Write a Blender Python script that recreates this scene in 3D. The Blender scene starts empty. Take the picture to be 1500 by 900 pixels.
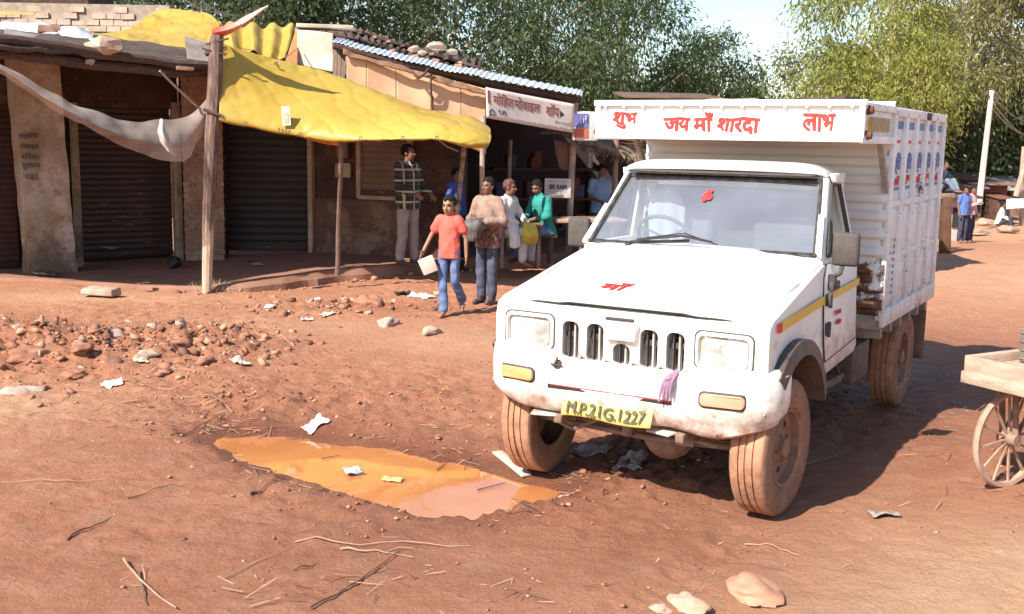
import bpy, bmesh, math, random
import numpy as np
from mathutils import Vector, Matrix, noise as mnoise
R = math.radians
sc = bpy.context.scene
C = sc.collection
rnd = random.Random(7)
rng = np.random.default_rng(11)

# ------------------------------------------------------------ camera, world, sun, exposure
F_PX, PITCH, ROLL, EYE = 1600.0, R(8.69), R(1.015), 1.98
cam_d = bpy.data.cameras.new('camera')
cam = bpy.data.objects.new('camera', cam_d); C.objects.link(cam); sc.camera = cam
cam_d.sensor_fit = 'HORIZONTAL'; cam_d.sensor_width = 36; cam_d.lens = 36*F_PX/1500
cam_d.clip_start = .1; cam_d.clip_end = 5000
cam.matrix_world = Matrix.Translation((0, 0, EYE)) @ Matrix.Rotation(R(90)-PITCH, 4, 'X') @ Matrix.Rotation(ROLL, 4, 'Z')

SUN_DIR = Vector((-.76, -.81, .98)).normalized()          # towards the sun
SUN_EL = math.asin(SUN_DIR.z)
SUN_AZ = math.atan2(SUN_DIR.x, SUN_DIR.y)
world = bpy.data.worlds.new('World'); sc.world = world; world.use_nodes = True
wt = world.node_tree; wt.nodes.clear()
wo = wt.nodes.new('ShaderNodeOutputWorld'); bg = wt.nodes.new('ShaderNodeBackground')
sky = wt.nodes.new('ShaderNodeTexSky'); sky.sky_type = 'NISHITA'; sky.sun_disc = False
sky.sun_elevation = SUN_EL; sky.sun_rotation = SUN_AZ
sky.air_density = 1.0; sky.dust_density = .7; sky.ozone_density = 1.0
bg.inputs['Strength'].default_value = .095
wt.links.new(sky.outputs[0], bg.inputs[0]); wt.links.new(bg.outputs[0], wo.inputs[0])
sun_d = bpy.data.lights.new('sun', 'SUN'); sun_d.energy = 4.5; sun_d.angle = R(.55); sun_d.color = (1, .925, .82)
sun = bpy.data.objects.new('sun', sun_d); C.objects.link(sun)
sun.rotation_euler = SUN_DIR.to_track_quat('Z', 'Y').to_euler()
vs = sc.view_settings
vs.view_transform = 'Standard'; vs.look = 'None'; vs.gamma = 1; vs.use_curve_mapping = False
vs.exposure = 1.15
sc.cycles.max_bounces = 8; sc.cycles.transparent_max_bounces = 12
sc.cycles.use_denoising = True

# ------------------------------------------------------------ pixel of the photo -> point in the place
def ray(px, py):
    dx, dy = px-750, py-450
    c, s = math.cos(ROLL), math.sin(ROLL)
    x = c*dx+s*dy; u = s*dx-c*dy
    c, s = math.cos(PITCH), math.sin(PITCH)
    return Vector((x/F_PX, c+s*u/F_PX, -s+c*u/F_PX))
def at(px, py, Y):
    r = ray(px, py); return r*(Y/r.y)+Vector((0, 0, EYE))
def flat(px, py, z=0.0):
    r = ray(px, py); return r*((z-EYE)/r.z)+Vector((0, 0, EYE))

# ------------------------------------------------------------ ground height
PUD = [flat(*p) for p in [(296,634),(330,628),(440,633),(560,646),(640,663),(720,677),(790,686),(845,698),(838,714),(785,738),(710,756),(640,756),(575,746),(540,726),(500,717),(450,701),(390,686),(340,662)]]
PX = np.array([p.x for p in PUD]); PY = np.array([p.y for p in PUD])
def sdf_pud(x, y):
    d = np.full(x.shape, 1e9); ins = np.zeros(x.shape, bool)
    n = len(PX)
    for i in range(n):
        ax, ay, bx, by = PX[i], PY[i], PX[(i+1) % n], PY[(i+1) % n]
        ex, ey = bx-ax, by-ay
        t = np.clip(((x-ax)*ex+(y-ay)*ey)/(ex*ex+ey*ey), 0, 1)
        d = np.minimum(d, np.hypot(x-ax-t*ex, y-ay-t*ey))
        c = ((ay > y) != (by > y)) & (x < (bx-ax)*(y-ay)/(by-ay+1e-12)+ax)
        ins ^= c
    return np.where(ins, -d, d)
def vnoise(x, y, seed=0):
    xi = np.floor(x).astype(np.int64); yi = np.floor(y).astype(np.int64)
    fx = x-xi; fy = y-yi
    fx = fx*fx*(3-2*fx); fy = fy*fy*(3-2*fy)
    def h(a, b):
        n = (a*374761393+b*668265263+seed*974634777) & 0x7fffffff
        n = ((n ^ (n >> 13))*1274126177) & 0x7fffffff
        n = n ^ (n >> 16)
        return (n & 0xffff)/65535.0
    return (h(xi, yi)*(1-fx)+h(xi+1, yi)*fx)*(1-fy)+(h(xi, yi+1)*(1-fx)+h(xi+1, yi+1)*fx)*fy
def fbm(x, y, oct=4, seed=0):
    v = 0; a = .5
    for o in range(oct):
        v = v+a*(vnoise(x*2**o+17.3*o, y*2**o-9.1*o, seed+o)-.5); a *= .5
    return v
def cells(x, y, seed=0):
    xi = np.floor(x).astype(np.int64); yi = np.floor(y).astype(np.int64); best = np.full(x.shape, 9.0); hh = np.zeros(x.shape)
    def h(a, b, k):
        n = (a*374761393+b*668265263+(seed+k)*974634777) & 0x7fffffff
        n = ((n ^ (n >> 13))*1274126177) & 0x7fffffff
        return ((n ^ (n >> 16)) & 0xffff)/65535.0
    for i in (-1, 0, 1):
        for j in (-1, 0, 1):
            a = xi+i; b = yi+j; d = (x-a-.15-.7*h(a, b, 1))**2+(y-b-.15-.7*h(a, b, 2))**2; m = d < best
            best = np.where(m, d, best); hh = np.where(m, h(a, b, 3), hh)
    return hh*np.clip(1-best*1.6, 0, 1)
def sstep(a, b, v):
    t = np.clip((v-a)/(b-a), 0, 1); return t*t*(3-2*t)
def blob(x, y, cx, cy, rx, ry, ang=0):
    c, s = math.cos(ang), math.sin(ang)
    u = ((x-cx)*c+(y-cy)*s)/rx; v = (-(x-cx)*s+(y-cy)*c)/ry
    return np.exp(-(u*u+v*v))
def rubble_mask(x, y):
    m = blob(x, y, -4.3, 9.6, 1.5, 1.0)+.8*blob(x, y, -2.9, 10.0, .8, .9)+.6*blob(x, y, -5.6, 10.2, 1.0, .9)
    return np.clip(m, 0, 1)
TX, TY, TA = .806, 6.102, .535
EX = Vector((math.cos(TA), -math.sin(TA), 0)); EY = Vector((math.sin(TA), math.cos(TA), 0))
def churn_mask(x, y):
    d = sdf_pud(x, y)
    m = np.exp(-np.clip(d-.02, 0, 9)/.28)*.9
    m = m+.8*blob(x, y, .9, 6.6, .8, .7)+.5*blob(x, y, 2.4, 8.6, 1.4, 1.6)+.55*blob(x, y, -.6, 8.1, 1.5, .8)
    m = m+.7*blob(x, y, -2.0, 8.0, .7, .6)+.5*blob(x, y, -1.2, 12.6, 1.2, .5)+.7*blob(x, y, -2.2, 12.7, .9, .5)
    return np.clip(m, 0, 1)
def gz(x, y):
    x = np.asarray(x, float); y = np.asarray(y, float)
    z = .07*fbm(x*.45, y*.45, 3, 1)+.035*fbm(x*2.1, y*2.1, 3, 5)+.012*fbm(x*9, y*9, 3, 9)
    ch = churn_mask(x, y)
    z = z+ch*(.05*fbm(x*5, y*5, 3, 21)+.05*fbm(x*14, y*14, 2, 25))
    lump = np.clip(.55+2.4*fbm(x*.9, y*.9, 3, 66), 0, 1)
    z = z+.038*cells(x*6.5+2*fbm(x*3, y*3, 2, 64), y*6.5, 11)*lump+.022*cells(x*16+fbm(x*5, y*5, 2, 67), y*16, 12)*lump+.010*fbm(x*26, y*26, 2, 68)
    rb = rubble_mask(x, y)
    z = z+rb*(.07+.20*fbm(x*3.2, y*3.2, 4, 31)+.10*np.abs(fbm(x*9, y*9, 3, 37)))
    wx_ = x+.12*fbm(x*4, y*4, 2, 61); wy_ = y+.12*fbm(x*4+9, y*4, 2, 63)
    z = z+rb*(.07*cells(wx_*5.2, wy_*5.2, 3)+.07*cells(wx_*10, wy_*10, 5)+.04*cells(wx_*20, wy_*20, 6))+ch*(.055*cells(wx_*7, wy_*7, 7)+.040*cells(wx_*15, wy_*15, 8))
    # wheel ruts towards the lower left of the puddle and along the lorry
    u = (x-TX)*EX.x+(y-TY)*EX.y; v = (x-TX)*EY.x+(y-TY)*EY.y
    for off in (-.72, .72):
        z = z-.035*np.exp(-((u-off)/.16)**2)*sstep(-.2, .6, v)*(1-sstep(9, 14, v))
    for off, w_, v0, v1, dp in ((-.72, .13, -3.2, -.35, .030), (.72, .13, -3.2, -.35, .034), (2.0, .15, -1.5, 12, .026), (3.4, .15, -1.5, 12, .026), (-2.5, .14, -3, 3.2, .020), (-3.9, .14, -3, 3.2, .020)):
        uu = u-off-.10*np.sin(v*.8+off)-.05*fbm(v*.7, v*0+off, 2, 81)
        band = np.exp(-(uu/w_)**4); edge = np.exp(-((np.abs(uu)-w_*1.35)/.05)**2)
        am = sstep(v0, v0+.5, v)*(1-sstep(v1-.15, v1+.15, v))*np.clip(.6+1.6*fbm(v*1.1, u*1.3, 3, 83), 0, 1.1)
        z = z+am*dp*(-band*(1+.30*np.sign(np.sin(v*62+np.sign(uu)*1.1+uu*18)))+.55*edge)
    d = sdf_pud(x, y)+.16*fbm(x*3.6, y*3.6, 4, 41)+.10*fbm(x*11, y*11, 3, 43)
    z = np.where(d < .3, z*sstep(-.04, .2, d)+(-.035+.22*np.clip(d, -.35, .0)+.045*np.clip(d, 0, .3)/.3)*(1-sstep(.0, .3, d)), z)
    # flat under the wheels
    for (wx, wy) in ((-.7, 0), (.7, 0), (.7, 3), (-.7, 3)):
        cx = TX+EX.x*wx+EY.x*wy; cy = TY+EX.y*wx+EY.y*wy
        b = blob(x, y, cx, cy, .28, .28); z = z*(1-b)+b*-.012
    far = sstep(21, 33, y)*(1-sstep(42, 58, y))*sstep(3, 7, x)
    return z-.62*far
def gzf(x, y): return float(gz(np.array([x]), np.array([y]))[0])
def gat(px, py):
    z = 0.0
    for i in range(9):
        p = flat(px, py, z); z = .4*z+.6*gzf(p.x, p.y)
    p.z = gzf(p.x, p.y); return p

# ------------------------------------------------------------ materials
def node(t, typ, **kw):
    n = t.nodes.new(typ)
    for k, v in kw.items():
        if k in n.inputs: n.inputs[k].default_value = v
        else: setattr(n, k, v)
    return n
MATS = {}
def base_mat(name):
    m = bpy.data.materials.new(name); m.use_nodes = True
    t = m.node_tree; b = t.nodes['Principled BSDF']; MATS[name] = m
    return m, t, b
def c4(c): return (c[0], c[1], c[2], 1)
def mixc(t, fac, a, b):
    mx = t.nodes.new('ShaderNodeMix'); mx.data_type = 'RGBA'
    for s, v in ((0, fac), (6, a), (7, b)):
        if isinstance(v, bpy.types.NodeSocket): t.links.new(v, mx.inputs[s])
        elif s == 0: mx.inputs[0].default_value = v
        else: mx.inputs[s].default_value = c4(v)
    return mx.outputs[2]
def nz(t, scale, detail=5, rough=.6, stretch=None, coord='Object'):
    tc = t.nodes.new('ShaderNodeTexCoord'); n = t.nodes.new('ShaderNodeTexNoise')
    n.inputs['Scale'].default_value = scale; n.inputs['Detail'].default_value = detail; n.inputs['Roughness'].default_value = rough
    if stretch:
        mp = t.nodes.new('ShaderNodeMapping'); mp.inputs['Scale'].default_value = stretch
        t.links.new(tc.outputs[coord], mp.inputs[0]); t.links.new(mp.outputs[0], n.inputs[0])
    else: t.links.new(tc.outputs[coord], n.inputs[0])
    return n.outputs[0]
def ramp(t, v, a, b, lo=0, hi=1):
    mr = t.nodes.new('ShaderNodeMapRange'); mr.inputs[1].default_value = a; mr.inputs[2].default_value = b
    mr.inputs[3].default_value = lo; mr.inputs[4].default_value = hi
    t.links.new(v, mr.inputs[0]); return mr.outputs[0]
def math_(t, op, a, b=None):
    m = t.nodes.new('ShaderNodeMath'); m.operation = op
    for i, v in enumerate((a, b)):
        if v is None: continue
        if isinstance(v, bpy.types.NodeSocket): t.links.new(v, m.inputs[i])
        else: m.inputs[i].default_value = v
    return m.outputs[0]
def bump(t, b, h, strength, dist=.01):
    bp = t.nodes.new('ShaderNodeBump'); bp.inputs['Strength'].default_value = strength; bp.inputs['Distance'].default_value = dist
    t.links.new(h, bp.inputs['Height']); t.links.new(bp.outputs[0], b.inputs['Normal'])
def M(name, c1, c2=None, scale=6, rough=.75, metal=0, bs=0, bscale=None, lo=.35, hi=.65, stretch=None, dirt=None, spec=.4, bdist=.01):
    """two-tone noise paint; dirt=(colour, z_low, z_high, amount) is real mud thrown up from the ground, ragged by noise"""
    if name in MATS: return MATS[name]
    m, t, b = base_mat(name)
    b.inputs['Roughness'].default_value = rough; b.inputs['Metallic'].default_value = metal
    b.inputs['Specular IOR Level'].default_value = spec
    col = None
    if c2 is None: c2 = tuple(x*.8 for x in c1)
    f = ramp(t, nz(t, scale, 6, .62, stretch), lo, hi)
    col = mixc(t, f, c1, c2)
    if dirt:
        dc, z0, z1, am = dirt
        tc = t.nodes.new('ShaderNodeTexCoord'); sx = t.nodes.new('ShaderNodeSeparateXYZ'); t.links.new(tc.outputs['Object'], sx.inputs[0])
        h = ramp(t, sx.outputs[2], z0, z1, 1, 0)
        n = ramp(t, nz(t, 9, 8, .7), .3, .7)
        f2 = math_(t, 'MULTIPLY', ramp(t, math_(t, 'ADD', h, math_(t, 'SUBTRACT', n, .5)), .15, .95), am)
        col = mixc(t, f2, col, dc)
    t.links.new(col, b.inputs['Base Color'])
    if bs: bump(t, b, nz(t, bscale or scale*3, 6, .6, stretch), bs, bdist)
    return m
MUD = (.30, .15, .09)
paint = M('truck_paint', (.79, .78, .75), (.70, .68, .64), 3.5, .42, dirt=(MUD, .40, 1.05, .8), bs=.12, bscale=4, bdist=.02)
hoodp = M('truck_bonnet_paint', (.80, .79, .765), (.73, .715, .67), 3.2, .27, bs=.10, bscale=3, bdist=.02)
bpy.data.materials['truck_bonnet_paint'].node_tree.nodes['Principled BSDF'].inputs['Coat Weight'].default_value = .4
boxp = M('cargo_paint', (.85, .85, .85), (.70, .69, .68), 4, .5, dirt=(MUD, .6, 1.25, .5), bs=.15, bscale=5, bdist=.02)
def rusty():
    m, t, b = base_mat('rusty_paint')
    n = nz(t, 7, 9, .72); n2 = nz(t, 26, 6, .7)
    tc = t.nodes.new('ShaderNodeTexCoord'); sx = t.nodes.new('ShaderNodeSeparateXYZ'); t.links.new(tc.outputs['Object'], sx.inputs[0])
    h = ramp(t, sx.outputs[2], .85, 1.65, .34, -.12)
    f = ramp(t, math_(t, 'ADD', n, h), .62, .68)
    rc = mixc(t, ramp(t, n2, .35, .65), (.05, .03, .02), (.20, .09, .045))
    t.links.new(mixc(t, f, (.72, .72, .70), rc), b.inputs['Base Color']); b.inputs['Roughness'].default_value = .6
rusty()
def chips(m, amt=.70, z0=.45, z1=1.2):
    t = m.node_tree; b = t.nodes['Principled BSDF']; lk = b.inputs['Base Color'].links[0]; src = lk.from_socket
    a = nz(t, 42, 7, .75); g_ = nz(t, 3.1, 4, .6)
    f = ramp(t, math_(t, 'ADD', a, math_(t, 'MULTIPLY', math_(t, 'SUBTRACT', g_, .5), .6)), amt, amt+.03)
    s_ = ramp(t, nz(t, 4, 8, .75, (5, 5, .7)), .60, .75, 0, .35)
    c = mixc(t, s_, src, (.45, .33, .26)); c = mixc(t, f, c, mixc(t, ramp(t, nz(t, 60, 3, .6), .4, .6), (.06, .035, .025), (.22, .10, .05)))
    t.links.new(c, b.inputs['Base Color'])
chips(paint, .73); chips(boxp, .62)
plastic = M('black_plastic', (.035, .035, .037), (.07, .06, .055), 5, .55, dirt=(MUD, .3, 1.3, .35))
greypl = M('mirror_plastic', (.05, .043, .04), (.085, .07, .062), 9, .75)
rubber = M('seal_rubber', (.03, .03, .03), (.06, .055, .05), 8, .65)
tyrem = M('muddy_tyre', (.19, .092, .053), (.46, .235, .14), 7, .95, bs=.5, bscale=40, lo=.3, hi=.62)
tyred = M('muddy_sidewall', (.17, .095, .065), (.32, .175, .115), 5, .95, bs=.3, bscale=30)
rimm = M('dirty_rim', (.30, .175, .12), (.19, .10, .065), 9, .8)
darkm = M('dark_metal', (.045, .04, .037), (.11, .075, .055), 9, .65)
under = M('muddy_steel', (.16, .10, .07), (.30, .20, .15), 11, .8, bs=.3)
darkin = M('cab_interior', (.05, .05, .055), (.075, .07, .07), 5, .8)
seatm = M('seat_vinyl', (.16, .165, .175), (.12, .12, .125), 6, .6)
redp = M('red_paint', (.62, .035, .025), (.52, .03, .03), 14, .55)
orangep = M('orange_lens', (.72, .33, .14), (.66, .30, .13), 30, .2, spec=.6)
orange2 = M('pink_lens', (.70, .34, .22), (.62, .3, .2), 30, .25, spec=.6)
yellowp = M('yellow_stripe_paint', (.66, .45, .05), (.60, .40, .06), 8, .45)
bluep = M('blue_paint', (.07, .17, .42), (.10, .2, .42), 10, .55)
platey = M('plate_yellow', (.72, .62, .16), (.66, .55, .16), 8, .5, dirt=(MUD, .45, .6, .4))
blackp = M('black_paint', (.02, .02, .02), (.04, .035, .03), 10, .5)
chrome = M('chrome', (.75, .75, .75), (.6, .6, .6), 8, .18, 1)
wood = M('weathered_wood', (.26, .19, .14), (.14, .09, .065), 4, .85, stretch=(6, 6, .7), bs=.5, bscale=10)
woodl = M('pale_pole_wood', (.42, .34, .27), (.26, .19, .14), 5, .85, stretch=(5, 5, .6), bs=.4, bscale=10)
woodd = M('dark_beam_wood', (.10, .06, .045), (.05, .03, .025), 5, .9, stretch=(2, 2, 8), bs=.5)
def foliage(name, a, b_, c):
    m, t, b = base_mat(name)
    at_ = t.nodes.new('ShaderNodeAttribute'); at_.attribute_name = 'leafvar'
    col = mixc(t, at_.outputs['Fac'], a, b_)
    n = ramp(t, nz(t, .55, 3, .5), .42, .62)
    col = mixc(t, n, col, c)
    t.links.new(col, b.inputs['Base Color']); b.inputs['Roughness'].default_value = .55; b.inputs['Specular IOR Level'].default_value = .3
    tr = t.nodes.new('ShaderNodeBsdfTranslucent'); t.links.new(col, tr.inputs[0])
    ms = t.nodes.new('ShaderNodeMixShader'); ms.inputs[0].default_value = .5
    out = t.nodes['Material Output']
    t.links.new(b.outputs[0], ms.inputs[1]); t.links.new(tr.outputs[0], ms.inputs[2]); t.links.new(ms.outputs[0], out.inputs[0])
    return m
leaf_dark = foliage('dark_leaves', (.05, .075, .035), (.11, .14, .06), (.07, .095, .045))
leaf_mid = foliage('mid_leaves', (.058, .092, .036), (.15, .19, .078), (.085, .12, .05))
leaf_light = foliage('light_leaves', (.21, .225, .055), (.41, .41, .11), (.26, .295, .075))
leaf_olive = foliage('olive_leaves', (.16, .16, .06), (.34, .31, .13), (.20, .20, .085))
bark = M('bark', (.30, .25, .2), (.14, .11, .085), 3, .9, stretch=(4, 4, .8), bs=.5)
barkw = M('pale_bark', (.55, .5, .44), (.34, .28, .22), 2, .85, stretch=(4, 4, .8))
def glass():
    m, t, b = base_mat('sky_sheen_glass'); t.nodes.remove(b)
    out = t.nodes['Material Output']
    tr = node(t, 'ShaderNodeBsdfTransparent'); tr.inputs[0].default_value = (.78, .84, .86, 1)
    gl = node(t, 'ShaderNodeBsdfGlossy'); gl.inputs['Roughness'].default_value = .06; gl.inputs[0].default_value = (.95, .97, 1, 1)
    df = node(t, 'ShaderNodeBsdfDiffuse'); df.inputs[0].default_value = (.37, .40, .47, 1)  # grey-blue diffuse imitates the bright sky reflected in the screen
    fr = node(t, 'ShaderNodeFresnel', IOR=1.9)
    m1 = node(t, 'ShaderNodeMixShader'); m2 = node(t, 'ShaderNodeMixShader')
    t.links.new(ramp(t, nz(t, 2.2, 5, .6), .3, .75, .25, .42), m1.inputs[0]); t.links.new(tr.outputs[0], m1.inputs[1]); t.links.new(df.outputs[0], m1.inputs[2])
    t.links.new(fr.outputs[0], m2.inputs[0]); t.links.new(m1.outputs[0], m2.inputs[1]); t.links.new(gl.outputs[0], m2.inputs[2])
    t.links.new(m2.outputs[0], out.inputs[0]); return m
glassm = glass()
def lamp_glass():
    m, t, b = base_mat('lamp_glass')
    b.inputs['Base Color'].default_value = (.78, .78, .72, 1); b.inputs['Roughness'].default_value = .12
    b.inputs['Metallic'].default_value = .25; b.inputs['Coat Weight'].default_value = .8
    tc = t.nodes.new('ShaderNodeTexCoord'); w = t.nodes.new('ShaderNodeTexWave'); w.inputs['Scale'].default_value = 22
    t.links.new(tc.outputs['Object'], w.inputs[0]); bump(t, b, w.outputs['Fac'], .25, .004)
    f = ramp(t, nz(t, 9, 3, .5), .4, .65); t.links.new(mixc(t, f, (.80, .80, .74), (.5, .5, .46)), b.inputs['Base Color'])
    return m
lampm = lamp_glass()

# ------------------------------------------------------------ object helpers
def tag(o, label=None, cat=None, group=None, kind=None):
    if label: o['label'] = label
    if cat: o['category'] = cat
    if group: o['group'] = group
    if kind: o['kind'] = kind
    return o
LOCAL = set()
def empty(name, loc, label, cat, group=None, rz=0, local=False):
    o = bpy.data.objects.new(name, None); C.objects.link(o); o.location = loc; o.rotation_euler.z = rz
    o.empty_display_size = .2
    if local: LOCAL.add(o.name)
    return tag(o, label, cat, group)
def root_of(o):
    while o.parent: o = o.parent
    return o
class MB:
    """collects shapes and links them as one mesh object"""
    def __init__(s): s.bm = bmesh.new()
    def poly(s, vs_, mi=0):
        f = s.bm.faces.new([s.bm.verts.new(v) for v in vs_]); f.material_index = mi; return f
    def box(s, c, d, rot=None, mi=0, jit=0):
        c = Vector(c); h = Vector(d)/2; vs_ = []
        for x in (-1, 1):
            for y in (-1, 1):
                for z in (-1, 1):
                    v = Vector((x*h.x, y*h.y, z*h.z))
                    if jit: v += Vector((rnd.uniform(-jit, jit) for _ in range(3)))
                    if rot is not None: v = rot @ v
                    vs_.append(s.bm.verts.new(c+v))
        for q in ((0,1,3,2),(4,6,7,5),(0,4,5,1),(2,3,7,6),(0,2,6,4),(1,5,7,3)):
            s.bm.faces.new([vs_[i] for i in q]).material_index = mi
        return s
    def bar(s, a, b, w, h, up=Vector((0, 0, 1)), mi=0):
        a = Vector(a); b = Vector(b); d = (b-a); L = d.length; d.normalize()
        x = d.cross(up)
        if x.length < 1e-4: x = d.cross(Vector((1, 0, 0)))
        x.normalize(); z = x.cross(d)
        return s.box((a+b)/2, (w, L, h), Matrix((x, d, z)).transposed(), mi)
    def prism(s, out, place, mi=0, lo=None, hi=None):
        """out: 2-D outline; place(u, v, t) -> point, t 0 or 1"""
        n = len(out)
        A = [s.bm.verts.new(place(u, v, 0)) for u, v in out]; B = [s.bm.verts.new(place(u, v, 1)) for u, v in out]
        s.bm.faces.new(A[::-1]).material_index = mi; s.bm.faces.new(B).material_index = mi
        for i in range(n):
            s.bm.faces.new((A[i], A[(i+1) % n], B[(i+1) % n], B[i])).material_index = mi
        return s
    def tube(s, pts, rad, n=8, mi=0, caps=True):
        pts = [Vector(p) for p in pts]; rings = []
        if not hasattr(rad, '__len__'): rad = [rad]*len(pts)
        px = None
        for i, p in enumerate(pts):
            d = (pts[min(i+1, len(pts)-1)]-pts[max(i-1, 0)]).normalized()
            x = px-d*px.dot(d) if px is not None else d.cross(Vector((.13, .31, .94)) if abs(d.z) < .9 else Vector((1, 0, 0)))
            if x.length < 1e-5: x = d.orthogonal()
            x.normalize(); px = x; y = d.cross(x)
            rings.append([s.bm.verts.new(p+(x*math.cos(2*math.pi*k/n)+y*math.sin(2*math.pi*k/n))*rad[i]) for k in range(n)])
        for a, b in zip(rings, rings[1:]):
            for k in range(n):
                s.bm.faces.new((a[k], a[(k+1) % n], b[(k+1) % n], b[k])).material_index = mi
        if caps:
            s.bm.faces.new(rings[0][::-1]).material_index = mi; s.bm.faces.new(rings[-1]).material_index = mi
        return s
    def lathe(s, prof, c, ax, n=32, mi=0, closed=False):
        """prof: (radius, offset along ax)"""
        c = Vector(c); ax = Vector(ax).normalized(); x = ax.orthogonal().normalized(); y = ax.cross(x); rings = []
        for r, o in prof:
            if r < 1e-6: rings.append([s.bm.verts.new(c+ax*o)])
            else: rings.append([s.bm.verts.new(c+ax*o+(x*math.cos(2*math.pi*k/n)+y*math.sin(2*math.pi*k/n))*r) for k in range(n)])
        pr = list(zip(rings, rings[1:]))
        if closed: pr.append((rings[-1], rings[0]))
        for a, b in pr:
            for k in range(n):
                q = [a[k % len(a)], a[(k+1) % len(a)], b[(k+1) % len(b)], b[k % len(b)]]
                q2 = []
                for v in q:
                    if v not in q2: q2.append(v)
                if len(q2) > 2: s.bm.faces.new(q2).material_index = mi
        return s
    def grid(s, fn, nu, nv, mi=0):
        g = [[s.bm.verts.new(fn(i/nu, j/nv)) for j in range(nv+1)] for i in range(nu+1)]
        for i in range(nu):
            for j in range(nv):
                s.bm.faces.new((g[i][j], g[i+1][j], g[i+1][j+1], g[i][j+1])).material_index = mi
        return s
    def ball(s, c, r, rot=None, n=12, mi=0, jit=0, seed=0):
        c = Vector(c); r = Vector(r) if hasattr(r, '__len__') else Vector((r, r, r))
        res = bmesh.ops.create_uvsphere(s.bm, u_segments=n, v_segments=max(4, n*2//3), radius=1)
        for v in res['verts']:
            p = v.co.copy()
            if jit: p *= 1+jit*mnoise.noise(p*1.3+Vector((seed*7.1, seed*3.3, 0)))
            p = Vector((p.x*r.x, p.y*r.y, p.z*r.z))
            v.co = c+(rot @ p if rot is not None else p)
        for v in res['verts']:
            for f in v.link_faces: f.material_index = mi
        return s
    def capsule(s, a, b, ra, rb, n=10):
        a = Vector(a); b = Vector(b); d = b-a
        if d.length < 1e-5: return s.ball(a, ra, n=n)
        pr = []
        L = d.length; K = 4
        for k in range(K+1):
            t = math.pi/2*k/K; pr.append((ra*math.sin(t), -ra*math.cos(t)))
        for k in range(K+1):
            t = math.pi/2*(1-k/K); pr.append((rb*math.sin(t), L+rb*math.cos(t)))
        pr[0] = (0, -ra); pr[-1] = (0, L+rb)
        return s.lathe(pr, a, d, n)
    def build(s, name, mats, parent=None, bevel=0, smooth=True, seg=2, angle=35):
        bm = s.bm
        bmesh.ops.recalc_face_normals(bm, faces=bm.faces)
        if parent is not None:
            rt = root_of(parent)
            if rt.name not in LOCAL:
                bmesh.ops.translate(bm, verts=bm.verts, vec=-rt.location)
        me = bpy.data.meshes.new(name); bm.to_mesh(me); bm.free()
        return link_mesh(name, me, mats, parent, bevel, smooth, seg, angle)
def link_mesh(name, me, mats, parent=None, bevel=0, smooth=True, seg=2, angle=35):
    o = bpy.data.objects.new(name, me); C.objects.link(o)
    for m in (mats if isinstance(mats, (list, tuple)) else [mats]): me.materials.append(m)
    if parent is not None: o.parent = parent
    if bevel:
        b = o.modifiers.new('bevel', 'BEVEL'); b.width = bevel; b.segments = seg; b.limit_method = 'ANGLE'; b.angle_limit = R(30)
    if smooth:
        me.shade_smooth()
        if hasattr(me, 'set_sharp_from_angle') and not bevel: me.set_sharp_from_angle(angle=R(angle))
    return o
def bake(o):
    """apply an object's modifiers"""
    dg = bpy.context.evaluated_depsgraph_get(); dg.update()
    me = bpy.data.meshes.new_from_object(o.evaluated_get(dg)); old = o.data
    o.modifiers.clear(); o.data = me; me.name = o.name
    if old.users == 0: bpy.data.meshes.remove(old)
    return o
def cut(o, cutter):
    b = o.modifiers.new('cut', 'BOOLEAN'); b.operation = 'DIFFERENCE'; b.object = cutter; b.solver = 'EXACT'
    bake(o); me = cutter.data; bpy.data.objects.remove(cutter); bpy.data.meshes.remove(me)
    o.data.shade_smooth(); o.data.set_sharp_from_angle(angle=R(35))
    return o
def copy_tree(o, parent=None):
    c = o.copy(); C.objects.link(c)
    if o.name in LOCAL: LOCAL.add(c.name)
    if parent is not None: c.parent = parent
    for ch in list(o.children): copy_tree(ch, c)
    return c
def crom(P, n):
    """Catmull-Rom through points"""
    P = [Vector(p) for p in P]; out = []
    m = len(P)-1
    for k in range(n+1):
        t = k/n*m; i = min(int(t), m-1); f = t-i
        a = P[max(i-1, 0)]; b = P[i]; c = P[i+1]; d = P[min(i+2, m)]
        out.append(.5*((2*b)+(c-a)*f+(2*a-5*b+4*c-d)*f*f+(3*b-a-3*c+d)*f**3))
    return out
def sheet(name, rows, mat, parent=None, nu=40, nv=24, wr=.02, ws=3, thick=.006, seed=0, fold=None, crease=False):
    """a cloth or plastic sheet through rows of points, wrinkled along its normal"""
    g = [crom(r, nu) for r in rows]
    cols = [crom([g[j][i] for j in range(len(g))], nv) for i in range(nu+1)]
    mb = MB()
    def fn(u, v):
        i = round(u*nu); j = round(v*nv); p = cols[i][j].copy()
        a = cols[min(i+1, nu)][j]-cols[max(i-1, 0)][j]; b = cols[i][min(j+1, nv)]-cols[i][max(j-1, 0)]
        n = a.cross(b)
        if n.length > 1e-9: n.normalize()
        q = p*ws+Vector((seed*5.3, seed*2.9, seed))
        w = mnoise.noise(q)+.5*mnoise.noise(q*2.3)
        w += .8*(1-3*abs(mnoise.noise(Vector((q.x*1.3+q.z*.8, q.y*.9, q.z*.5+seed)))))**3 if crease else .55*(1-2*abs(mnoise.noise(q*.8+Vector((9, 4, 2)))))
        if crease: w += .35*mnoise.noise(q*5.1)+.9*max(0, 1-7*abs(mnoise.noise(Vector((q.x*.7-q.z*1.1, q.y*.7, 7.7+seed)))))
        if fold: w += fold(u, v)/max(wr, 1e-6)
        return p+n*w*wr
    mb.grid(fn, nu, nv)
    o = mb.build(name, mat, parent)
    o.data.shade_smooth()
    s = o.modifiers.new('thickness', 'SOLIDIFY'); s.thickness = thick
    return o
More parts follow.
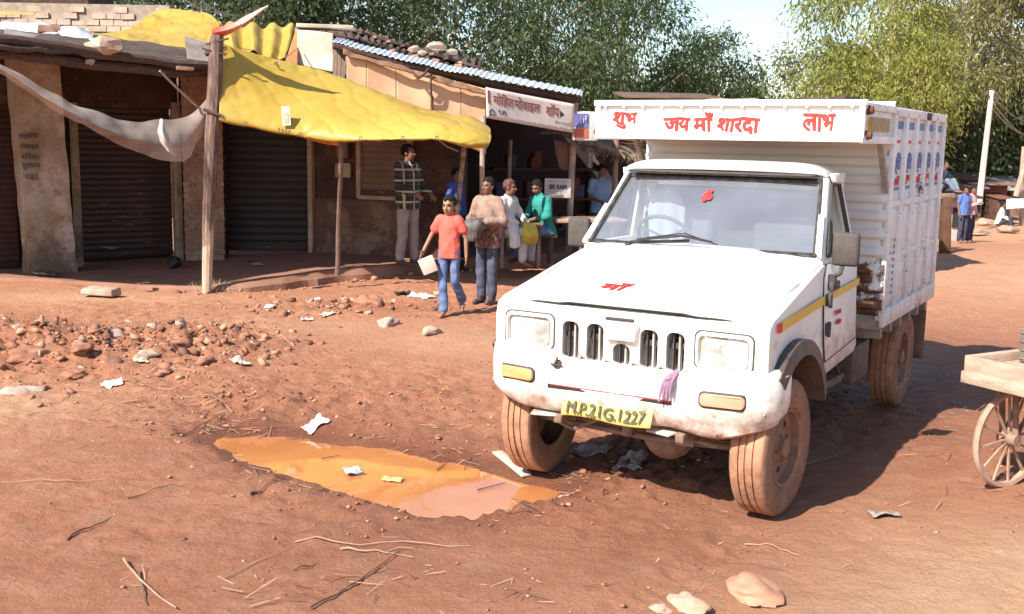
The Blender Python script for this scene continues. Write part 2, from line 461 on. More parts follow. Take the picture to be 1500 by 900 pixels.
def text(name, body, w, h, mat, parent, place, extr=.002, bold=0, shear=0, wob=0):
    """lettering as a mesh w wide and h high; place(u, v, t) maps metres from the centre to a point; bold thickens the strokes by that many metres"""
    cu = bpy.data.curves.new(name, 'FONT'); cu.body = body; cu.size = 1; cu.extrude = .5; cu.shear = shear; cu.resolution_u = 3
    o = bpy.data.objects.new(name, cu); C.objects.link(o)
    dg = bpy.context.evaluated_depsgraph_get(); dg.update()
    me = bpy.data.meshes.new_from_object(o.evaluated_get(dg)); bpy.data.objects.remove(o)
    co = np.array([v.co for v in me.vertices]); lo = co.min(0); hi = co.max(0)
    off = Vector((0, 0, 0))
    if parent is not None and root_of(parent).name not in LOCAL: off = root_of(parent).location
    bm = bmesh.new()
    sh = [(0, 0)]+([(bold*math.cos(k*math.pi/3), bold*math.sin(k*math.pi/3)) for k in range(6)] if bold else [])
    for k, (du, dv) in enumerate(sh):
        vs_ = []
        for v in me.vertices:
            u = ((v.co.x-lo[0])/(hi[0]-lo[0])-.5)*w+du; vv = ((v.co.y-lo[1])/(hi[1]-lo[1])-.5)*h+dv
            if wob: u += wob*mnoise.noise(Vector((u*9+3, vv*16, 1.7))); vv += wob*mnoise.noise(Vector((u*13, vv*9, 7.7)))
            vs_.append(bm.verts.new(place(u, vv, extr+.0004*k if v.co.z > 0 else 0)-off))
        for f in me.polygons:
            try: bm.faces.new([vs_[i] for i in f.vertices])
            except ValueError: pass
    me2 = bpy.data.meshes.new(name); bm.to_mesh(me2); bm.free(); bpy.data.meshes.remove(me)
    return link_mesh(name, me2, mat, parent, smooth=False)
def from_arrays(name, V, Fq, mats, parent=None, smooth=False):
    me = bpy.data.meshes.new(name)
    V = np.asarray(V, np.float32); Fq = np.asarray(Fq, np.int32); k = Fq.shape[1]
    me.vertices.add(len(V)); me.vertices.foreach_set('co', V.ravel())
    me.loops.add(Fq.size); me.loops.foreach_set('vertex_index', Fq.ravel())
    me.polygons.add(len(Fq)); me.polygons.foreach_set('loop_start', np.arange(0, Fq.size, k, dtype=np.int32))
    me.update(calc_edges=True)
    return link_mesh(name, me, mats, parent, smooth=smooth, angle=180)

# ============================================================ GROUND
def axis(segs):
    out = [segs[0][0]]
    for a, b, s0, s1 in segs:
        x = a
        while x < b-1e-6:
            f = (x-a)/(b-a); x = min(b, x+s0+(s1-s0)*f); out.append(x)
    return np.array(out)
def build_ground():
    pos = axis([(0, 4.2, .026, .028), (4.2, 9, .028, .10), (9, 40, .12, 2), (40, 900, 4, 160)])
    xs = np.concatenate([-pos[:0:-1], pos])
    ys = axis([(-60, 3.2, 12, 1), (3.2, 9.5, .018, .028), (9.5, 18, .028, .10), (18, 60, .12, 1.6), (60, 1500, 4, 220)])
    X, Y = np.meshgrid(xs, ys); Z = gz(X, Y)
    far = sstep(60, 200, np.hypot(X, Y)); Z = Z*(1-far)
    nx, ny = len(xs), len(ys)
    V = np.stack([X.ravel(), Y.ravel(), Z.ravel()], 1)
    i = np.arange(nx-1)[None, :]+np.arange(ny-1)[:, None]*nx
    Fq = np.stack([i, i+1, i+1+nx, i+nx], -1).reshape(-1, 4)
    m, t, b = base_mat('red_earth')
    def att(nm):
        a = t.nodes.new('ShaderNodeAttribute'); a.attribute_name = nm; return a.outputs['Fac']
    n1 = ramp(t, nz(t, .55, 6, .6), .36, .64); n2 = ramp(t, nz(t, 3.2, 8, .65), .33, .67); n3 = ramp(t, nz(t, 38, 5, .7), .3, .7)
    st = ramp(t, nz(t, 5, 8, .7, (.8, 1.3, 1)), .5, .68)
    c = mixc(t, n1, (.50, .215, .118), (.43, .168, .085))
    n4 = ramp(t, nz(t, 13, 7, .7), .35, .65); c = mixc(t, math_(t, 'MULTIPLY', n4, .45), c, (.345, .122, .058))
    c = mixc(t, math_(t, 'MULTIPLY', n2, .55), c, (.56, .29, .172))
    c = mixc(t, math_(t, 'MULTIPLY', st, .4), c, (.56, .35, .245))
    c = mixc(t, att('dry'), c, mixc(t, n2, (.68, .425, .265), (.60, .35, .205)))
    c = mixc(t, math_(t, 'MULTIPLY', att('churn'), ramp(t, n2, 0, 1, .25, .6)), c, (.28, .098, .052))
    c = mixc(t, att('wet'), c, (.205, .074, .038))
    c = mixc(t, math_(t, 'MULTIPLY', n3, .35), c, mixc(t, .5, c, (.2, .085, .05)))
    t.links.new(c, b.inputs['Base Color'])
    rgh = ramp(t, att('wet'), 0, 1, .95, .42); t.links.new(rgh, b.inputs['Roughness']); b.inputs['Specular IOR Level'].default_value = .35
    hsum = math_(t, 'ADD', nz(t, 34, 9, .78), math_(t, 'MULTIPLY', nz(t, 7, 8, .7), 1.3))
    bump(t, b, hsum, 1.0, .034)
    o = from_arrays('ground', V, Fq, m, smooth=True); o['kind'] = 'structure'
    x = V[:, 0]; y = V[:, 1]
    dry = np.clip(1.0*blob(x, y, 2.6, 5.0, .95, .75)+.75*blob(x, y, 2.0, 4.3, 1.2, .45)+.9*blob(x, y, -4.2, 7.7, 1.3, .55)+.55*blob(x, y, -3.9, 6.6, .8, .3)+.7*blob(x, y, 9, 16.5, 4, 4)+.8*blob(x, y, -5.2, 13.0, 1.6, .6)+.35*blob(x, y, -2.4, 11.2, 1.6, .8)+.3*blob(x, y, -.2, 10.5, 1.4, .9)+.9*(y > 24)*.5, 0, 1)
    dry *= .55+.9*np.clip(fbm(x*2.2, y*2.2, 4, 77)+.4, 0, 1)
    d = sdf_pud(x, y)
    wet = np.clip(.95*np.exp(-np.clip(d, 0, 9)/.10)+.45*np.exp(-np.clip(d, 0, 9)/.5)+.30*blob(x, y, -.6, 4.9, 1.7, .7)+.25*blob(x, y, .9, 5.3, .9, .5)+.75*blob(x, y, 3.6, 9.6, 1.5, 2.6, -.6)+.5*blob(x, y, 1.1, 6.6, .7, .6)+.35*blob(x, y, 2.2, 7.6, .8, .9), 0, 1)*(.6+.9*np.clip(fbm(x*3, y*3, 4, 91)+.35, 0, 1))
    for nm, a in (('dry', dry), ('wet', wet), ('churn', np.clip(churn_mask(x, y)+rubble_mask(x, y)*.8, 0, 1))):
        at_ = o.data.attributes.new(nm, 'FLOAT', 'POINT'); at_.data.foreach_set('value', np.clip(a, 0, 1).astype(np.float32))
build_ground()
def build_water():
    m, t, b = base_mat('muddy_water')
    f = ramp(t, nz(t, 2.5, 3, .5), .35, .65)
    t.links.new(mixc(t, f, (.47, .20, .072), (.42, .165, .058)), b.inputs['Base Color'])
    b.inputs['Roughness'].default_value = .03; b.inputs['IOR'].default_value = 1.45; b.inputs['Specular IOR Level'].default_value = 1.0
    bump(t, b, nz(t, 5, 2, .5), .03, .01)
    mb = MB(); cx = PX.mean(); cy = PY.mean()
    mb.poly([(cx+(x-cx)*1.06+.0, cy+(y-cy)*1.25, -.044) for x, y in zip(PX, PY)])
    o = mb.build('puddle_water', m); o['kind'] = 'structure'
    mb = MB()
    mb.grid(lambda u, v: Vector((2.6+1.1*u+.7*v, 7.4+1.9*v+.2*u, -.038)), 1, 1)
    o = mb.build('puddle_water', m); o['kind'] = 'structure'
build_water()

# raised earth plinth in front of the shops
PLF = [(-9.5, 14.2), (-7.2, 14.45), (-5.6, 14.15), (-4.4, 13.75), (-3.75, 13.6), (-3.2, 13.85), (-2.4, 14.7), (-1.58, 15.5), (-.54, 16.6), (.53, 17.25), (1.8, 18.6), (3.2, 20.2)]
def pl_top(x): return .05+.15*float(sstep(-5, -2, np.array([x]))[0])
earthm = M('packed_earth', (.30, .155, .105), (.235, .115, .075), 2.2, .95, bs=.6, bscale=12, bdist=.02)
def build_plinth():
    f = crom([(x, y, 0) for x, y in PLF], 90)
    mb = MB()
    def fn(u, v):
        i = round(u*90); p = f[i].copy(); top = pl_top(p.x)
        rgd = .10*mnoise.noise(Vector((p.x*2.2, p.y*2.2, 3)))+.05*mnoise.noise(Vector((p.x*7, p.y*7, 1)))
        nrm = Vector((.5, -.86, 0))
        if v < .01: q = p+nrm*(rgd+.05); q.z = -.12; return q
        if v < .12: q = p+nrm*(rgd*.7+.02); q.z = top*.55; return q
        if v < .22: q = p+nrm*rgd*.7-nrm*.05; q.z = top*.96; return q
        w = (v-.2)/.8
        q = p+Vector((-2.2*w, 7.5*w, 0)); q.z = top+.02*mnoise.noise(q*1.7)+.006*mnoise.noise(q*7); return q
    mb.grid(fn, 90, 34)
    o = mb.build('pavement', earthm); o['kind'] = 'structure'
build_plinth()

# ============================================================ PICKUP TRUCK (local frame: x to its left side, y backwards)
truck = empty('pickup_truck', (TX, TY, 0), 'white old pickup truck with mud on its wheels and a tall steel cargo body', 'pickup truck', rz=-TA, local=True)
def arc(cy, cz, r, a0, a1, n): return [(cy+r*math.cos(R(a0+(a1-a0)*k/n)), cz+r*math.sin(R(a0+(a1-a0)*k/n))) for k in range(n+1)]
out = [(-.37, .66), (-.41, .74), (-.415, 1.00), (-.40, 1.075), (-.34, 1.105), (0, 1.175), (.35, 1.25), (.60, 1.30), (1.36, 1.30), (1.40, 1.26), (1.42, .72), (1.36, .68), (.56, .64)]+arc(.02, .39, .50, 28, 150, 14)
mb = MB()
for s in (-1, 1):
    mb.prism(out, lambda u, v, t: Vector((s*(.58+.22*t)+(-s*.025*max(0, (v-1.0)/.3) if t else 0), u, v)))
body = mb.build('body', paint, truck, bevel=.03, seg=3)
reflm = M('reflector_chrome', (.82, .81, .78), (.7, .68, .64), 6, .16, .85)
def lens_mat():
    m, t, b = base_mat('ribbed_lens'); b.inputs['Base Color'].default_value = (.72, .71, .66, 1); b.inputs['Roughness'].default_value = .08; b.inputs['Coat Weight'].default_value = .6
    tc = t.nodes.new('ShaderNodeTexCoord'); w = t.nodes.new('ShaderNodeTexWave'); w.inputs['Scale'].default_value = 26; t.links.new(tc.outputs['Object'], w.inputs[0]); bump(t, b, w.outputs['Fac'], .35, .004)
    tr = node(t, 'ShaderNodeBsdfTransparent'); ms = node(t, 'ShaderNodeMixShader'); t.links.new(ramp(t, nz(t, 7, 4, .6), .35, .65, .28, .55), ms.inputs[0]); t.links.new(tr.outputs[0], ms.inputs[1]); t.links.new(b.outputs[0], ms.inputs[2])
    t.links.new(ms.outputs[0], t.nodes['Material Output'].inputs[0]); return m
lensm = lens_mat()
# bonnet
def bz(y): return float(np.interp(y, [-.40, -.39, -.36, -.30, -.1, .2, .63], [1.100, 1.122, 1.136, 1.152, 1.20, 1.265, 1.352]))
def hood(u, v):
    y = -.40+1.03*v**1.25; w = .675+.09*v**.7; a = abs(2*u-1); x = (2*u-1)*w
    z = bz(y)-.045*a**12+.012*(1-a*a)*min(1, v*6)
    z += .010*float(sstep(.42, .34, np.array([a*.7]))[0])
    z += .0035*mnoise.noise(Vector((x*2.5, y*2.5, 0)))
    return Vector((x, y+.055*a**4*(1-v)**3-.012*(1-a*a)*(1-v), z))
mb = MB(); mb.grid(hood, 48, 40)
bon = mb.build('bonnet', hoodp, truck); sl = bon.modifiers.new('thickness', 'SOLIDIFY'); sl.thickness = .02; sl.offset = -1
for s in (-1, 1):
    sp_ = [hood(.5+.5*s, q/16)+Vector((s*.004, 0, -.004)) for q in range(0, 12)]
    MB().tube(sp_, .0045, 5).build('bonnet_seam', blackp, bon)
for s in (-1, 1):   # washer jets
    MB().box((s*.33, .42, bz(.42)+.012), (.05, .03, .014)).build('washer_jet', blackp, bon, bevel=.004)
# red painted mark on the bonnet
text('painted_mark', 'माँ', .15, .10, redp, bon, lambda u, v, t: Vector((u-.13+v*.2, -.235+v*1.1, bz(-.235+v*1.1)+.0262+t)), bold=.004, wob=.008)
# front panel with recesses for lamps and grille
fr = [(-.785, .80), (.785, .80), (.785, 1.0), (.76, 1.06), (.70, 1.085), (0, 1.09), (-.70, 1.085), (-.76, 1.06), (-.785, 1.0)]
mb = MB(); mb.prism(fr, lambda u, v, t: Vector((u, (-.42 if not t else -.22), v)))
front = mb.build('front_panel', paint, truck, bevel=.04, seg=4); bake(front)
def rrect(cx, cz, w, h, r, n=5):
    o = []
    for sx, sz, a in ((1, 1, 0), (-1, 1, 90), (-1, -1, 180), (1, -1, 270)):
        for k in range(n+1):
            an = R(a+90*k/n); o.append((cx+sx*(w/2-r)+r*math.cos(an), cz+sz*(h/2-r)+r*math.sin(an)))
    return o
SLOTS = [(-.307, .902, .212), (-.158, .902, .212), (.0, .855, .118), (.158, .902, .212), (.307, .902, .212)]
mb = MB()
for cx, cz, h in SLOTS: mb.prism(rrect(cx, cz, .102, h, .036), lambda u, v, t: Vector((u, -.5+.215*t, v)))
for s in (-1, 1): mb.prism(rrect(s*.568, .934, .285, .172, .03), lambda u, v, t: Vector((u, -.6+.27*t, v)))
cut(front, mb.build('cutter', paint, truck))
for cx, cz, h in SLOTS:
    mb = MB()
    for q in range(2):
        a = rrect(cx, cz, .102+.028*q, h+.028*q, .036+.012*q)
        if q == 0: ina = a
        else: outa = a
    n = len(ina)
    for k in range(n):   # raised lip
        k2 = (k+1) % n
        yo = -.424
        A, B, Cc, D = ina[k], ina[k2], outa[k2], outa[k]
        mb.poly([(A[0], yo-.006, A[1]), (B[0], yo-.006, B[1]), (Cc[0], yo+.008, Cc[1]), (D[0], yo+.008, D[1])])
        mb.poly([(A[0], yo+.05, A[1]), (B[0], yo+.05, B[1]), (B[0], yo-.006, B[1]), (A[0], yo-.006, A[1])])
    gf = mb.build('grille_slot', paint, truck)
    mb = MB(); mb.box((cx, -.28, cz), (.104, .012, h), mi=0)
    for q, w_ in ((.012, .010), (-.022, .004)): mb.box((cx+q, -.385, cz), (w_, .03, h*.98), mi=1 if q < 0 else 2)
    mb.build('grille_bars', [blackp, greypl, M('grille_rib', (.42, .38, .35), None, 9, .6)], gf)
# badge plate over the middle slot
mb = MB(); mb.prism([(-.088, .935), (.088, .935), (.098, 1.03), (.085, 1.058), (-.085, 1.058), (-.098, 1.03)], lambda u, v, t: Vector((u, -.462+.05*t, v)))
badge = mb.build('badge_plate', paint, truck, bevel=.012, seg=3)
MB().box((0, -.46, 1.052), (.165, .022, .014)).build('badge_trim', greypl, badge, bevel=.004)
for s in (-1, 1):
    mb = MB(); a = rrect(s*.568, .934, .305, .192, .036); i_ = rrect(s*.568, .934, .262, .150, .026); n = len(a)
    ybk = lambda x: -.42
    for k in range(n):
        k2 = (k+1) % n
        mb.poly([(a[k][0], ybk(a[k][0])-.004, a[k][1]), (a[k2][0], ybk(a[k2][0])-.004, a[k2][1]), (i_[k2][0], ybk(i_[k2][0])-.016, i_[k2][1]), (i_[k][0], ybk(i_[k][0])-.016, i_[k][1])])
        mb.poly([(i_[k][0], ybk(i_[k][0])-.016, i_[k][1]), (i_[k2][0], ybk(i_[k2][0])-.016, i_[k2][1]), (i_[k2][0], ybk(i_[k2][0])+.05, i_[k2][1]), (i_[k][0], ybk(i_[k][0])+.05, i_[k][1])])
        mb.poly([(a[k][0], ybk(a[k][0])-.004, a[k][1]), (a[k2][0], ybk(a[k2][0])-.004, a[k2][1]), (a[k2][0], ybk(a[k2][0])+.03, a[k2][1]), (a[k][0], ybk(a[k][0])+.03, a[k][1])])
    hb = mb.build('headlight', paint, truck)
    mb = MB(); r1 = rrect(s*.568, .934, .322, .208, .04)
    for k in range(n):
        k2 = (k+1) % n
        mb.poly([(r1[k][0], -.4225, r1[k][1]), (r1[k2][0], -.4225, r1[k2][1]), (a[k2][0], -.4265, a[k2][1]), (a[k][0], -.4265, a[k][1])])
    mb.build('headlight_gap', greypl, hb)
    mb = MB()
    mb.grid(lambda u, v: Vector((s*.568+(u-.5)*.262, ybk(s*.568+(u-.5)*.262)+.004-.022*(1-(2*u-1)**2)*(1-(2*v-1)**2), .934+(v-.5)*.15)), 14, 10)
    mb.build('lens', lensm, hb)
    mb = MB(); mb.grid(lambda u, v: Vector((s*.568+(u-.5)*.258, -.412+.065*(1-(2*u-1)**2)*(1-(2*v-1)**2)**.5, .934+(v-.5)*.146)), 16, 12); mb.build('reflector', reflm, hb)
    MB().ball((s*.568, -.385, .934), (.022, .03, .022), n=12).build('bulb', M('bulb_glass', (.75, .74, .70), None, 9, .2), hb)
    mb = MB(); a2 = rrect(s*.568, .934, .268, .156, .028)
    for k in range(n):
        k2 = (k+1) % n
        mb.poly([(a2[k][0], ybk(a2[k][0])-.0175, a2[k][1]), (a2[k2][0], ybk(a2[k2][0])-.0175, a2[k2][1]), (i_[k2][0]*1.0, ybk(i_[k2][0])-.0165, i_[k2][1]), (i_[k][0], ybk(i_[k][0])-.0165, i_[k][1])])
    mb.build('lens_seal', rubber, hb)
    if s < 0:
        for q, wd in enumerate((.09, .075, .085)):
            mb = MB(); mb.box((s*.568-.02, -.437+.02, .972-.02*q), (wd, .003, .008)); mb.build('sticker_print', redp if q == 9 else greypl, hb)
# dark shut line between bonnet and front panel
MB().tube([hood(q/40, 0)+Vector((0, -.001, -.005)) for q in range(41)], .0048, 5).build('bonnet_gap', blackp, truck)
# bumper: profile swept round the front
prof = [(.12, .846), (-.052, .843), (-.068, .834), (-.075, .818), (-.080, .74), (-.080, .66), (-.076, .60), (-.064, .568), (-.046, .54), (-.036, .518), (-.02, .508), (.05, .508), (.08, .52)]
path = [(-.765, -.20), (-.766, -.26), (-.752, -.33), (-.70, -.385), (-.55, -.412), (-.3, -.425), (0, -.43), (.3, -.425), (.55, -.412), (.70, -.385), (.752, -.33), (.766, -.26), (.765, -.20)]
pp = crom([(x, y, 0) for x, y in path], 72)
def bumpf(u, v):
    i = round(u*72); k = round(v*(len(prof)-1)); p = pp[i]
    d = (pp[min(i+1, 72)]-pp[max(i-1, 0)]).normalized(); nrm = Vector((d.y, -d.x, 0))
    o, z = prof[k]; side_ = float(sstep(.55, .82, np.array([abs(p.x)]))[0])
    if k == 0: o = .12-.08*side_
    z2 = z
    if k < 5: z2 = z-.055*(1-float(sstep(.36, .47, np.array([abs(p.x)]))[0]))*(1 if k < 4 else .4)
    if z < .66: z2 = z+.05*side_*(.66-z)/.15-.02*math.exp(-((p.x-.55)/.16)**2)*(1 if z < .56 else 0)+.015*math.exp(-((p.x-.3)/.1)**2)
    o2 = o+.010*mnoise.noise(Vector((p.x*6, z*9, 1)))*(.3+side_)+.008*mnoise.noise(Vector((p.x*15, z*12, 4)))*side_+(.028*math.exp(-((p.x-.62)/.09)**2-((z-.56)/.06)**2) if p.x > 0 else 0)
    return Vector((p.x, p.y, z2))-nrm*o2
mb = MB(); mb.grid(bumpf, 72, len(prof)-1)
bumper = mb.build('bumper', M('bumper_paint', (.80, .79, .765), (.74, .71, .66), 3, .42, dirt=(MUD, .44, .76, .9)), truck)
chips(MATS['bumper_paint'], .68); bumper.data.set_sharp_from_angle(angle=R(40))
s2 = bumper.modifiers.new('thickness', 'SOLIDIFY'); s2.thickness = .012; s2.offset = 1
def bfy(x): # bumper face at x
    return float(np.interp(abs(x), [0, .3, .55, .70, .752], [-.43, -.425, -.412, -.385, -.33]))-.092-.012*abs(x)/.7
for s, mt in ((-1, orangep), (1, orange2)):
    mb = MB(); a = rrect(s*.60, .698, .225, .066, .025)
    mb.prism(a, lambda u, v, t: Vector((u, bfy(u)+.02-.034*t, v)))
    il = mb.build('indicator', mt, bumper, bevel=.006)
    mb = MB(); o1 = rrect(s*.60, .698, .247, .088, .03); o2 = rrect(s*.60, .698, .226, .067, .025); n = len(o1)
    for k in range(n):
        k2 = (k+1) % n
        mb.poly([(o1[k][0], bfy(o1[k][0])+.002, o1[k][1]), (o1[k2][0], bfy(o1[k2][0])+.002, o1[k2][1]), (o2[k2][0], bfy(o2[k2][0])-.008, o2[k2][1]), (o2[k][0], bfy(o2[k][0])-.008, o2[k][1])])
    mb.build('indicator_surround', greypl, il)
mb = MB(); mb.box((-.03, -.510, .654), (.73, .02, .022)); mb.box((-.02, -.5215, .664), (.70, .006, .006), mi=1)
mb.build('bumper_slot', [blackp, redp], bumper, bevel=.004)
mb = MB(); mb.lathe([(0, -.012), (.022, -.012), (.026, 0), (.026, .01)], (-.34, -.507, .775), (0, 1, 0), 16); mb.box((-.34, -.521, .775), (.07, .006, .012)); mb.box((-.345, -.523, .79), (.012, .006, .06), Matrix.Rotation(R(20), 3, 'Y'))
mb.build('emblem', greypl, bumper)
mb = MB(); mb.grid(lambda u, v: Vector((-.035+(u-.5)*.53, -.520+.03*(v-.5)+.012*math.sin(u*5)*(.5-v), .556+(v-.5)*.10+.006*math.sin(u*7))), 20, 4)
np_ = mb.build('number_plate', platey, truck); so = np_.modifiers.new('thickness', 'SOLIDIFY'); so.thickness = .004
text('plate_lettering', 'M.P.21G.1227', .46, .062, M('plate_black', (.03, .03, .02), (.12, .10, .05), 30, .6), np_, lambda u, v, t: Vector((u-.035, -.5325+.3*v-t, .556+v+.004*math.sin((u/.53+.5)*7))), bold=.0018, wob=.006)
# lower bracket and sump guard hardware
mb = MB()
mb.box((0, -.36, .50), (1.1, .05, .06)); mb.box((0, -.30, .43), (.06, .05, .10))
for s in (-1, 1):
    mb.box((s*.36, .56, .47), (.08, 1.75, .10)); mb.bar((s*.36, -.34, .47), (s*.36, -.46, .455), .05, .05)
mb.build('chassis_rail', under, truck, bevel=.008)
mb = MB(); M('bracket_paint', (.62, .6, .55), (.35, .22, .16), 9, .6)
for x0, a0 in ((-.45, 18), (.26, -14)):
    MB().box((x0, -.44, .475), (.15, .10, .012), Matrix.Rotation(R(a0), 3, 'Z')).build('tow_bracket', MATS['bracket_paint'], truck, bevel=.004)
mb = MB(); mb.tube([(-.68, .0, .35), (.68, 0, .35)], .045, 10); mb.ball((.12, .0, .34), (.15, .15, .14)); mb.tube([(-.62, -.18, .38), (.1, -.2, .36), (.62, -.18, .38)], .018, 8)
mb.tube([(.28, -.30, .42), (.52, -.32, .41), (.62, -.2, .40)], .012, 6); mb.box((.34, -.28, .42), (.10, .10, .07)); mb.tube([(-.5, -.3, .42), (-.32, -.34, .38), (-.2, -.26, .44)], .014, 6)
mb.build('front_axle', under, truck)
mb = MB(); mb.tube([(-.6, 3.0, .35), (.6, 3.0, .35)], .05, 10); mb.ball((0, 3.0, .35), (.17, .19, .17)); mb.tube([(0, .4, .42), (0, 2.8, .37)], .035, 8)
for s in (-1, 1):
    for q in range(4): mb.tube([(s*.5, 2.4+.1*q, .50-.02*q), (s*.5, 3.0, .42-.018*q), (s*.5, 3.6-.1*q, .50-.02*q)], .014, 5)
mb.build('rear_axle', under, truck)
mb = MB()
for s in (-1, 1): mb.box((s*.40, 2.6, .56), (.08, 2.4, .14))
mb.box((.62, 1.75, .55), (.28, .45, .24)); mb.box((-.60, 1.75, .55), (.26, .5, .26)); mb.box((0, .9, .50), (.5, .7, .2)); mb.tube([(.45, 1.0, .45), (.62, 1.5, .40), (.60, 2.1, .42)], .028, 8)
mb.bar((.70, .62, .55), (.70, 1.36, .52), .10, .03); mb.tube([(.70, .7, .62), (.74, .7, .53), (.74, 1.3, .5), (.70, 1.3, .62)], .014, 6)
mb.build('underframe', darkm, truck, bevel=.01)
# wheel arches and liners
for s in (-1, 1):
    mb = MB(); a = arc(.02, .39, .488, 18, 132, 22); b2 = arc(.02, .385, .575, 20, 132, 22)
    for k in range(22):
        A, B, Cc, D = a[k], a[k+1], b2[k+1], b2[k]
        xo = s*.862; xi = s*.79
        mb.poly([(xo, *A), (xo, *B), (xo-s*.012, *Cc), (xo-s*.012, *D)]); mb.poly([(xo-s*.012, *D), (xo-s*.012, *Cc), (xi, *Cc), (xi, *D)]); mb.poly([(xo, *A), (xo, *B), (s*.6, *B), (s*.6, *A)])
    mb.build('wheel_arch', plastic, truck, angle=60)
mb = MB(); mb.box((0, .45, .74), (1.1, 1.5, .12)); mb.box((0, -.15, .8), (1.15, .1, .4)); mb.box((0, .02, .93), (1.14, .8, .03))
mb.build('engine_bay', darkin, truck)
# doors
DO = [(.655, .735), (1.36, .775), (1.375, 1.30), (.66, 1.30), (.60, 1.22), (.60, .90)]
for s in (-1, 1):
    mb = MB(); mb.prism(DO, lambda u, v, t: Vector((s*(.785+.022*t)-s*.025*max(0, (v-1.0)/.3), u, v)))
    dr = mb.build('door', paint, truck, bevel=.008)
    mb = MB(); o_ = [(DO[i][0], DO[i][1]) for i in range(6)]
    for k in range(6):
        a, b = o_[k], o_[(k+1) % 6]
        if k == 2: continue
        ca = Vector((1.0, 1.03)); ea = (Vector(a)-ca)*1.012+ca; eb = (Vector(b)-ca)*1.012+ca
        fx = lambda v: s*(.801-.025*max(0, (v-1.0)/.3))
        mb.bar((fx(ea.y), ea.x, ea.y), (fx(eb.y), eb.x, eb.y), .007, .007)
    mb.build('door_seam', blackp, dr)
    mb = MB(); mb.box((s*.812, .73, 1.175), (.03, .15, .05)); mb.box((s*.825, .73, 1.18), (.015, .12, .02), mi=1)
    mb.build('door_handle', [greypl, blackp], dr, bevel=.006)
    for q, zz in enumerate((.93, 1.10)):
        mb = MB(); mb.box((s*.812, .625, zz), (.03, .035, .07)); mb.tube([(s*.822, .63, zz-.045), (s*.822, .63, zz+.045)], .012, 8); mb.box((s*.815, .655, zz), (.014, .05, .03))
        mb.build('hinge', greypl, dr, bevel=.004)
    mb = MB(); mb.poly([(s*.8095, .66, 1.092), (s*.8085, 1.365, 1.115), (s*.806, 1.365, 1.158), (s*.8065, .66, 1.135)])
    mb.build('door_stripe', yellowp, dr)
    if s > 0:
        for q, (bd, ww) in enumerate((('हमारा', .13), ('स', .0), ('परिवार', .12))):
            if ww: text('door_lettering', bd, ww, .03, redp, dr, lambda u, v, t: Vector((.8098+t, .86+u+q*.01, 1.0-q*.028+v)), bold=.001)
    mb = MB()
    for y0, y1, z0, z1, mi in ((-.30, -.23, 1.035, 1.035, 1), (-.23, .57, 1.037, 1.083, 0)):
        mb.poly([(s*.806, y0, z0), (s*.806, y1, z1), (s*.8045, y1, z1+.05), (s*.8045, y0, z0+.052)], mi)
    mb.build('side_stripe', [yellowp, redp], truck)
# cab upper part
def wsp(u, z):   # windscreen plane: u -1..1
    f = (z-1.33)/(1.775-1.33); w = .765-.10*f
    return Vector((u*w, .60+.40*f-.035*(1-u*u), z))
mb = MB()
NS = 14
for j0, j1, u0, u1 in ((0, 0, 0, 0),):
    pass
def strip(fn, n, mi=0):
    for k in range(n):
        a, b = fn(k/n), fn((k+1)/n)
        mb.poly([a[0], b[0], b[1], a[1]], mi)
zb, zt = 1.33, 1.80
strip(lambda t: (wsp(-1+2*t, 1.325), wsp(-.95+1.9*t, 1.355)), NS)
strip(lambda t: (wsp(-.95+1.9*t, 1.765), wsp(-1+2*t, 1.81)), NS)
for s in (-1, 1): strip(lambda t: (wsp(s*1.0, 1.325+.485*t), wsp(s*.95, 1.355+.41*t)), 4)
def sidep(y, z, s): return Vector((s*(.772-.105*(z-1.30)/.5), y, z))
win = [(.70, 1.345), (1.27, 1.345), (1.215, 1.745), (1.045, 1.755)]
outr = [(.60, 1.30), (1.38, 1.30), (1.30, 1.81), (1.01, 1.81)]
for s in (-1, 1):
    for k in range(4):
        k2 = (k+1) % 4
        mb.poly([sidep(*outr[k], s), sidep(*outr[k2], s), sidep(*win[k2], s), sidep(*win[k], s)])
mb.poly([sidep(1.38, 1.30, -1), sidep(1.38, 1.30, 1), sidep(1.365, 1.4, 1), sidep(1.365, 1.4, -1)])
mb.poly([sidep(1.30, 1.81, -1), sidep(1.30, 1.81, 1), sidep(1.31, 1.72, 1), sidep(1.31, 1.72, -1)])
for s in (-1, 1): mb.poly([sidep(1.365, 1.4, s), sidep(1.365, 1.4, s)*1+Vector((-s*.12, 0, 0)), sidep(1.31, 1.72, s)+Vector((-s*.12, 0, 0)), sidep(1.31, 1.72, s)])
mb.poly([(-.77, 1.37, 1.30), (.77, 1.37, 1.30), (.77, 1.37, .7), (-.77, 1.37, .7)])
cabf = mb.build('cab_frame', paint, truck); so = cabf.modifiers.new('thickness', 'SOLIDIFY'); so.thickness = .035; so.offset = -1
bv = cabf.modifiers.new('bevel', 'BEVEL'); bv.width = .008; bv.segments = 2
def roof(u, v):
    y = .955+.375*v+.0; a = abs(2*u-1); w = .672-.02*v
    edge = max(a**10, (1-v)**9*.9, v**12)
    z = 1.868-.065*edge+.012*(1-a*a)
    return Vector(((2*u-1)*(w+.006*(1-edge)), y+(.02*edge if v < .3 else 0)-.035*(1-a*a)*(1 if v < .5 else 0)*(1-v), z))
mb = MB(); mb.grid(roof, 40, 24)
rf = mb.build('roof', hoodp, truck); so = rf.modifiers.new('thickness', 'SOLIDIFY'); so.thickness = .02; so.offset = -1
mb = MB()
strip(lambda t: (wsp(-1+2*t, 1.792)+Vector((0, -.012, 0)), wsp(-1+2*t, 1.808)+Vector((0, -.02, 0))), NS)
